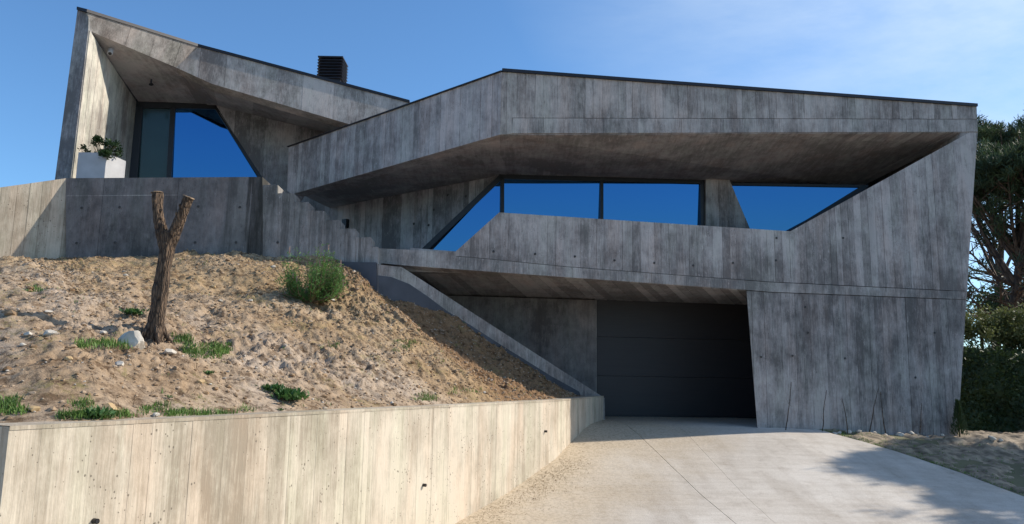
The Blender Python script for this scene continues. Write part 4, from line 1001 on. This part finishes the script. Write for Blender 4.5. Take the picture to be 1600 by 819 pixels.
# ---- pollarded stump
sp = onmound(240, 532); YS = sp.y
print('stump', sp)
st = thing('tree_stump', 'bare pollarded tree trunk forking into two cut limbs on the bank', 'tree stump', sp)
def tp(x, y, dy=0): return atY(x, y, YS + dy)
def barktube(name, px, rads, mat, seed, cap_m, parent, sides=26, sub=7, knots=()):
    rnd = random.Random(seed); P_ = [tp(*q) for q in px]; n = len(P_); path = []; rad = []
    for i in range(n - 1):
        for k in range(sub):
            t = k / sub; path.append(P_[i].lerp(P_[i + 1], t)); rad.append(rads[i] * (1 - t) + rads[i + 1] * t)
    path.append(P_[-1]); rad.append(rads[-1]); sc = YS / FPX
    for _ in range(2):
        path = [path[0]] + [(path[i - 1] + path[i] * 2 + path[i + 1]) / 4 for i in range(1, len(path) - 1)] + [path[-1]]
    vs, fs = tube_arr(path, [r * sc for r in rad], sides, 0)
    ph = np.array([[v.x, v.y, v.z] for v in vs])
    out = []
    for i, v in enumerate(vs):
        c = path[i // sides]; k = i % sides; d = (v - c); a = 2 * math.pi * k / sides
        f_ = 1 + .10 * math.sin(3 * a + 2.1 * v.z + seed) + .05 * math.sin(7 * a + 9 * v.z) + rnd.uniform(-.08, .08) + .06 * math.sin(11 * a + 5 * v.z) + .07 * math.sin(13 * v.z + 2 * a)
        for (kz, ka, kr) in knots:
            f_ += kr * math.exp(-((v.z - kz) / .05) ** 2 - ((math.atan2(math.sin(a - ka), math.cos(a - ka))) / .5) ** 2)
        out.append(c + d * f_)
    return mk(name, out, fs, mat, parent, smooth=True), path, rad
trk, pth, rd = barktube('trunk', [(238, 545), (242, 522), (250, 470), (256, 420), (262, 385), (264, 362)], [18, 13, 10.5, 10, 10.8, 11], M_BARK, 1, None, st)
l1, p1_, r1_ = barktube('limb', [(258, 392, .02), (252, 362, .0), (246, 332, 0), (245.5, 302, 0)], [8.5, 9, 8, 8.2], M_BARK, 2, None, st)
l2, p2_, r2_ = barktube('limb', [(262, 390, .0), (271, 365, -.02), (283, 338, -.04), (294.5, 309, -.06)], [8.5, 9, 8, 7.8], M_BARK, 3, None, st)
for pp, par_ in ((p1_, l1), (p2_, l2)):
    d = (pp[-1] - pp[-2]).normalized(); v, f = tube_arr([pp[-1] + d * .002, pp[-1] + d * .010], [.054, .049], 18, .08); mk('cut_end', v, f, M_CUT, par_)
    for k in range(5):
        q = pp[4 + k * 3 % 14 + 1]; a = random.uniform(0, 6.28); o = Vector((math.cos(a), -abs(math.sin(a)), .3)).normalized() * .040
        v, f = tube_arr([q + o, q + o * 1.45 + Vector((0, 0, .01))], [.018, .010], 7, .2); mk('branch_stub', v, f, M_BARK, par_)
# roots flare
for k in range(5):
    a = k * 1.26 + .3; b = sp + Vector((math.cos(a) * .12, math.sin(a) * .10, 0)); e_ = down(sp.x + math.cos(a) * .19, sp.y + math.sin(a) * .17)
    v, f = tube_arr([sp + Vector((0, 0, .14)) + (b - sp) * .4, b + Vector((0, 0, .02)), (e_ or b) - Vector((0, 0, .02))], [.035, .02, .008], 8, .12); mk('root', v, f, M_BARK, st, smooth=True)

# ---- planter with plant on the terrace
pa, pb, pc = atY(122.5, 238, 12.35), atY(167, 238, 12.35), atY(197, 251, 12.85); zt = pa.z; zb = k0.z - .06
pt = thing('planter', 'white square planter box on the terrace with a dark green plant in it', 'planter', ((pa.x + pb.x) / 2, 12.6, zb))
pd_ = Vector((pc.x - pb.x, pc.y - pb.y, 0)); cs = [Vector((pa.x, pa.y, 0)), Vector((pb.x, pb.y, 0)), Vector((pb.x, pb.y, 0)) + pd_, Vector((pa.x, pa.y, 0)) + pd_]
for i in range(4):
    a, b = cs[i], cs[(i + 1) % 4]; d = (b - a).normalized(); n = Vector((d.y, -d.x, 0)); g = .0025
    vs = [a + d * g, b - d * g, b - d * g - n * .03, a + d * g - n * .03]; vs = [Vector((v.x, v.y, zb)) for v in vs] + [Vector((v.x, v.y, zt)) for v in vs]
    mk('side_panel', vs, [(3, 2, 1, 0), (4, 5, 6, 7), (0, 1, 5, 4), (1, 2, 6, 5), (2, 3, 7, 6), (3, 0, 4, 7)], M_WHITE, pt)
hull('planter_soil', [v + Vector((0, 0, z)) for v in [c.lerp(sum(cs, Vector()) / 4, .08) for c in cs] for z in (zb + .05, zt - .03)], M_VERGE, pt)
pc_ = sum(cs, Vector()) / 4; pc_.z = zt - .03
plant = thing('potted_plant', 'leafy dark green succulent growing in the white planter box', 'plant', pc_)
rnd = random.Random(4); PVs = []; STs = []
for k in range(34):
    a = rnd.uniform(0, 6.28); rr = rnd.uniform(.05, .34); tip = pc_ + Vector((math.cos(a) * rr, math.sin(a) * rr * .8, rnd.uniform(.05, .30) * (1.1 - rr)))
    if rnd.random() < .25: tip = pc_ + Vector((rnd.uniform(.1, .34), -.24 - rnd.random() * .06, -rnd.random() * .04))
    if k < 5: tip = pc_ + Vector((-.12 + rnd.uniform(-.05, .05), -.05, .26 + rnd.random() * .05))
    STs.append(tube_arr([pc_ + Vector((math.cos(a) * .05, math.sin(a) * .05, 0)), tip], [.008, .004], 5))
    for j in range(26):
        b = rnd.uniform(0, 6.28); el = rnd.uniform(-.3, 1.2); d = Vector((math.cos(b) * math.cos(el), math.sin(b) * math.cos(el), math.sin(el)))
        PVs.append(leaf(tip + d * .01 + Vector((rnd.gauss(0, .02), rnd.gauss(0, .02), rnd.gauss(0, .02))), d, rnd.uniform(.05, .08), .035, Vector((rnd.gauss(0, .4), rnd.gauss(0, .4), 1)).normalized()))
v, f = join(STs); mk('stem', v, f, M_DRY, plant); v, f = join(PVs); mk('foliage', v, f, M_POTP, plant)

# ---- security camera, soffit spot, wall lamp
cpos = atY(173, 78, 13.55)
sc_ = thing('security_camera', 'white bullet security camera hanging under the roof overhang of the left wing', 'camera', cpos)
v, f = tube_arr([cpos + Vector((0, 0, .12)), cpos + Vector((0, 0, .0))], [.02, .02], 10); v2, f2 = tube_arr([cpos + Vector((0, 0, .06)), cpos + Vector((0, 0, .045))], [.055, .055], 14)
V_, F_ = join([(v, f), (v2, f2)]); mk('mount', V_, F_, M_WHITE, sc_)
d = Vector((.25, -.55, -.80)).normalized()
v, f = tube_arr([cpos - d * .08, cpos - d * .07, cpos + d * .12, cpos + d * .13], [.03, .045, .048, .044], 16); mk('camera_body', v, f, M_WHITE, sc_, smooth=False)
v, f = tube_arr([cpos + d * .131, cpos + d * .138], [.032, .03], 14); mk('lens', v, f, M_FRAME, sc_)
lp_ = atY(236, 130, 14.6)
lo = thing('spotlight', 'tiny dark round spotlight on the sloping terrace ceiling', 'light', lp_)
v, f = tube_arr([lp_ + Vector((0, 0, .08)), lp_ + Vector((0, 0, .0)), lp_ + Vector((.01, -.01, -.03))], [.018, .02, .045], 12); mk('lamp_body', v, f, M_FRAME, lo)
wl = hit(PM, 542, 350); nM = PM[1]; dM = Vector((nM.y, -nM.x, 0)).normalized() if False else Vector((0, 0, 1)).cross(nM).normalized()
wlamp = thing('wall_lamp', 'small black square wall lamp on the recessed wall above the steps', 'lamp', wl)
hull('lamp_body', [wl + dM * a + Vector((0, 0, b)) + nM * c for a in (-.07, .07) for b in (-.10, .10) for c in (-.01, .09)], M_FRAME, wlamp)
hull('lamp_glass', [wl + dM * a + Vector((0, 0, b)) + nM * c for a in (-.05, .05) for b in (-.108, -.101) for c in (.01, .07)], M_DGLASS, wlamp)

# ---- dark canes leaning against the tall wall
names = ['first', 'second', 'third', 'fourth', 'fifth', 'sixth']
for i, (xt, yt, xb, yb) in enumerate([(1235, 597, 1216, 657), (1290, 610, 1273, 658), (1314, 622, 1312, 662), (1371, 606, 1348, 665), (1374, 612, 1375, 664), (1438, 630, 1424, 670)]):
    a = hit(PF, xt, yt) + nF * .03; b = wallfoot(xb, yb, .16)
    rnd = random.Random(i); m1 = a.lerp(b, .4) + Vector((rnd.uniform(-.02, .02), 0, .0)); m2 = a.lerp(b, .7) + Vector((rnd.uniform(-.02, .02), 0, 0))
    SV = [tube_arr([a, m1, m2, b], [.004, .006, .008, .009], 6)]
    for k in range(2):
        c = a.lerp(b, rnd.uniform(.1, .8)); SV.append(tube_arr([c, c + Vector((rnd.uniform(-.08, .08), -.01, rnd.uniform(.05, .12)))], [.002, .001], 4))
    V_, F_ = join(SV); o = mk('plant_cane', V_, F_, M_BARK, loc=b)
    tag(o, 'thin dark climbing cane against the tall concrete wall, %s counted from the garage door' % names[i], 'cane', 'canes leaning against the house wall')
# ---- young cypress at the corner
cy = wallfoot(1490, 679, .15)
cyp = thing('cypress_sapling', 'young dark cypress sapling at the right corner of the tall wall', 'sapling', cy); rnd = random.Random(2); LV = []
for k in range(900):
    z = rnd.random(); r = (.13 * (1 - z) + .015) * rnd.random() ** .5; a = rnd.uniform(0, 6.28); c = cy + Vector((math.cos(a) * r, math.sin(a) * r, .02 + z * .58)); d = Vector((math.cos(a) * .5, math.sin(a) * .5, 1)).normalized()
    LV.append(leaf(c, d, .06, .014, Vector((math.sin(a), math.cos(a), .2)).normalized()))
v, f = join(LV); mk('foliage', v, f, M_HEDGE, cyp); v, f = tube_arr([cy - Vector((0, 0, .03)), cy + Vector((0, 0, .5))], [.012, .004], 6); mk('stem', v, f, M_BARK, cyp)

# ================================================================= HEDGE, BUSHES AND PINES BEYOND
def leafcloud(C, n, size, wd, up=.3, seed=0):
    """n small leaf quads around points C (k,3)"""
    g = np.random.default_rng(seed); k = g.integers(0, len(C), n); P_ = C[k, :3] + g.normal(0, 1, (n, 3)) * C[k, 3:4] * .55
    d = g.normal(0, 1, (n, 3)); d[:, 2] += up; d /= np.linalg.norm(d, axis=1)[:, None]; s = np.cross(d, g.normal(0, 1, (n, 3))); s /= np.linalg.norm(s, axis=1)[:, None]
    l = size * g.uniform(.6, 1.3, n)[:, None]; w2 = wd * g.uniform(.6, 1.3, n)[:, None] / 2
    V = np.stack([P_, P_ + d * l * .5 - s * w2, P_ + d * l, P_ + d * l * .5 + s * w2], 1).reshape(-1, 3)
    F = (np.arange(n) * 4)[:, None] + np.arange(4)[None]; return V, F
def npmesh(name, V, F, mat, parent): return mk(name, V, F.tolist(), mat, parent)
h0 = Vector((9.2, 16.9, .4))
hedge = thing('hedge', 'tall dark hedge in shade to the right of the house', 'hedge', (12, 17, .5))
g = np.random.default_rng(3)
# core body with uneven face
hx_ = np.linspace(9.3, 19, 60); hz_ = np.linspace(0, 1, 16); HX, HZ = np.meshgrid(hx_, hz_, indexing='ij')
fr_y = 17.0 - (HX - 9.3) * .03 + fbm(HX * 1.2, HZ * 3, 3) * .35 + HZ * .35; topz = 2.5 + fbm(HX * .9, HX * 0, 2) * .25; HZZ = .3 + HZ * (topz - .3)
Vf = np.stack([HX, fr_y, HZZ], -1).reshape(-1, 3); Vb = np.stack([HX[:, -1], fr_y[:, -1] + 1.6, HZZ[:, -1]], -1)
F1 = gridfaces(60, 16); nb = len(Vf); F2 = [(i * 16 + 15, (i + 1) * 16 + 15, nb + i + 1, nb + i) for i in range(59)]
mk('inner_mass', np.vstack([Vf, Vb]), F1 + F2, M_HEDGE, hedge)
C = np.hstack([Vf + [0, -.03, 0], np.full((len(Vf), 1), .13)]); Ct = np.hstack([Vb * .5 + Vf[15::16] * .5, np.full((60, 1), .16)])
V_, F_ = leafcloud(np.vstack([C, Ct, Ct]), 26000, .10, .045, .4, 5); npmesh('foliage', V_, F_, M_HEDGE, hedge)
for i, (x, y, Y, sz_, lab) in enumerate([(1533, 516, 18.6, .75, 'yellow-green bush rising behind the hedge close to the house corner'), (1585, 522, 18.4, .6, 'lower yellow-green bush behind the hedge at the right edge'), (1640, 520, 18.4, .8, 'yellow-green bush behind the hedge just beyond the photo')]):
    c = atY(x, y, Y); root = thing('bush', lab, 'bush', (c.x, c.y, 1.0)); k = 40; gg = np.random.default_rng(i)
    C = np.hstack([np.array(c) + gg.normal(0, 1, (k, 3)) * [sz_ * .6, .3, sz_ * .28], np.full((k, 1), .16)]); V_, F_ = leafcloud(C, 5200, .09, .04, .6, i); npmesh('foliage', V_, F_, M_LBUSH, root)
    v, f = tube_arr([Vector((c.x, c.y, .9)), Vector(c)], [.05, .03], 7); mk('trunk', v, f, M_PBARK, root)

def pine(base, crown_c, crx, cry, crz, label, seed, trunk_r=.2, nl=26, nclump=1500, group='pines behind the house corner', lean=0, cs_=.30):
    rnd = random.Random(seed); base = Vector(base); cc = Vector(crown_c); root = thing('pine_tree', label, 'tree', base, group)
    tip = cc + Vector((0, 0, crz * .45)); path = [base - Vector((0, 0, .2)), base.lerp(tip, .3) + Vector((rnd.uniform(-.15, .15), 0, 0)), base.lerp(tip, .62) + Vector((rnd.uniform(-.2, .2), 0, 0)), tip]
    v, f = tube_arr(path, [trunk_r * 1.15, trunk_r * .9, trunk_r * .6, .05], 12, .06, rnd); mk('trunk', v, f, M_PBARK, root, smooth=True)
    limbs = []; cl = []
    for k in range(nl):
        t = rnd.uniform(.42, .97); s0 = path[1].lerp(path[2], (t - .3) / .32) if t < .62 else path[2].lerp(path[3], (t - .62) / .38)
        a = k * 2.4 + rnd.uniform(-.3, .3); e1 = rnd.uniform(-.15, .95); e1 = max(e1, .05); sc_l = rnd.uniform(.75, 1.0); tgt = cc + Vector((math.cos(a) * crx * math.cos(e1), math.sin(a) * cry * math.cos(e1), math.sin(e1) * crz)) * sc_l
        low = k % 4 == 0
        if low: t = rnd.uniform(.38, .55); s0 = path[1].lerp(path[2], (t - .3) / .32); tgt = s0 + Vector((math.cos(a) * crx * .8, math.sin(a) * cry * .8, rnd.uniform(.3, 1.1)))
        if tgt.z < s0.z: tgt.z = s0.z + rnd.uniform(-.2, .4)
        mid = s0.lerp(tgt, .5) + Vector((rnd.uniform(-.2, .2), rnd.uniform(-.2, .2), -rnd.uniform(.1, .35)))
        limbs.append(tube_arr([s0, mid, tgt], [.065, .045, .02], 6, .1, rnd))
        for j in range(9):
            q = rnd.uniform(.3, 1); c = (s0.lerp(mid, q * 2) if q < .5 else mid.lerp(tgt, q * 2 - 1)); e = c + Vector((rnd.gauss(0, .5), rnd.gauss(0, .5), rnd.uniform(.0, .6))) * (crx / 3)
            limbs.append(tube_arr([c, e], [.022, .010], 4))
            if not low or j < 1: cl.append(e)
    # crown sprays on the upper shell, unevenly
    for k in range(int(nclump)):
        a = rnd.uniform(0, 6.28); u = rnd.random() ** .5; zz_ = math.sqrt(max(0, 1 - u * u)); sh = rnd.uniform(.62, 1.0)
        lump = 1 + .18 * math.sin(a * 5 + seed) + .14 * math.sin(a * 9 + u * 7 + seed * 2)
        c = cc + Vector((math.cos(a) * u * crx * lump, math.sin(a) * u * cry * lump, zz_ * crz * lump * sh - (1 - sh) * crz * .15 + .12 * crz * math.sin(u * 11 + a * 4)))
        cl.append(c)
    v, f = join(limbs); mk('limb', v, f, M_PBARK, root)
    cl = np.array([list(c) for c in cl]); gg = np.random.default_rng(seed); keep = (vn(cl[:, 0] * 1.1 + seed, cl[:, 1] * 1.1) + vn(cl[:, 0] * 1.3 + 5, cl[:, 2] * 1.3 + seed)) > -.22
    cl = cl[keep]; nn = 26; n = len(cl) * nn; K = np.repeat(cl, nn, 0) + gg.normal(0, .07, (n, 3)); d = gg.normal(0, .75, (n, 3)); d[:, 2] += .95; d /= np.linalg.norm(d, axis=1)[:, None]
    s = np.cross(d, gg.normal(0, 1, (n, 3))); s /= np.linalg.norm(s, axis=1)[:, None]; l = cs_ * gg.uniform(.5, 1.1, n)[:, None]; w2 = .012
    V_ = np.stack([K - s * w2 * .5, K + s * w2 * .5, K + d * l * .8 + s * w2, K + d * l, K + d * l * .8 - s * w2], 1).reshape(-1, 3); F_ = (np.arange(n) * 5)[:, None] + np.arange(5)[None]
    npmesh('crown', V_, F_, M_PINE, root); return root
def pcrown(x, y, Y): return atY(x, y, Y)
pine((atY(1566, 520, 24).x, 24, .6), pcrown(1592, 298, 24), 2.2, 2.0, 1.35, 'nearer stone pine whose dark trunk stands just right of the house corner', 1, .17, nclump=900, nl=44)
pine((atY(1632, 520, 23).x, 23, .6), pcrown(1662, 290, 23), 2.0, 2.0, 1.35, 'stone pine at the right edge of the photo, its trunk cut by the frame', 5, .19, nclump=800, nl=36)
pine((atY(1540, 520, 33).x, 33, .6), pcrown(1565, 250, 33), 3.4, 2.4, 1.5, 'farther taller pine whose crown shows above the nearer pine', 2, .2, nclump=1200, nl=34)
pine((atY(1660, 520, 34).x, 34, .6), pcrown(1665, 256, 34), 3.4, 2.4, 1.5, 'farthest pine, half outside the photo, with its crown level with the roof edge', 7, .2, nclump=1500)
pine((16.2, 13.2, .3), (15.6, 13.1, 6.2), 2.5, 1.6, 1.0, 'pine standing beside the drive whose shadow falls across the concrete', 11, .15, nclump=1300, group='pines beside the drive')
pine((16.0, 10.4, .2), (15.9, 10.7, 5.8), 2.3, 1.0, .8, 'second pine beside the drive, nearer the road', 13, .15, nclump=650, group='pines beside the drive')
pine((22.4, 15.2, .4), (22.0, 15.2, 7.4), 2.6, 1.4, 1.2, 'pine standing off the right end of the verge in front of the hedge', 17, .2, nclump=1500, group='pines beside the drive')
pine((27.5, 19.0, .4), (27.0, 19.2, 8.6), 3.0, 1.6, 1.4, 'tall pine standing right of the hedge among the others', 19, .2, nclump=1400, group='pines beside the drive')
for i, (x, y, Y, sx_, sz_, lab) in enumerate([(1592, 468, 27, 1.3, .9, 'dark dense shrub mass between the pine trunks'), (1660, 470, 28, 2.0, 1.2, 'dark shrub beyond the right edge of the hedge')]):
    c = atY(x, y, Y); root = thing('shrub', lab, 'shrub', (c.x, c.y, .8)); k = 70; gg = np.random.default_rng(20 + i)
    C = np.hstack([np.array(c) + gg.normal(0, 1, (k, 3)) * [sx_ * .55, .7, sz_ * .45] - [0, 0, .4], np.full((k, 1), .4)]); V_, F_ = leafcloud(C, 9000, .17, .08, .4, i); npmesh('foliage', V_, F_, M_HEDGE, root)
    v, f = tube_arr([Vector((c.x, c.y, .7)), Vector(c)], [.1, .05], 7); mk('trunk', v, f, M_PBARK, root)
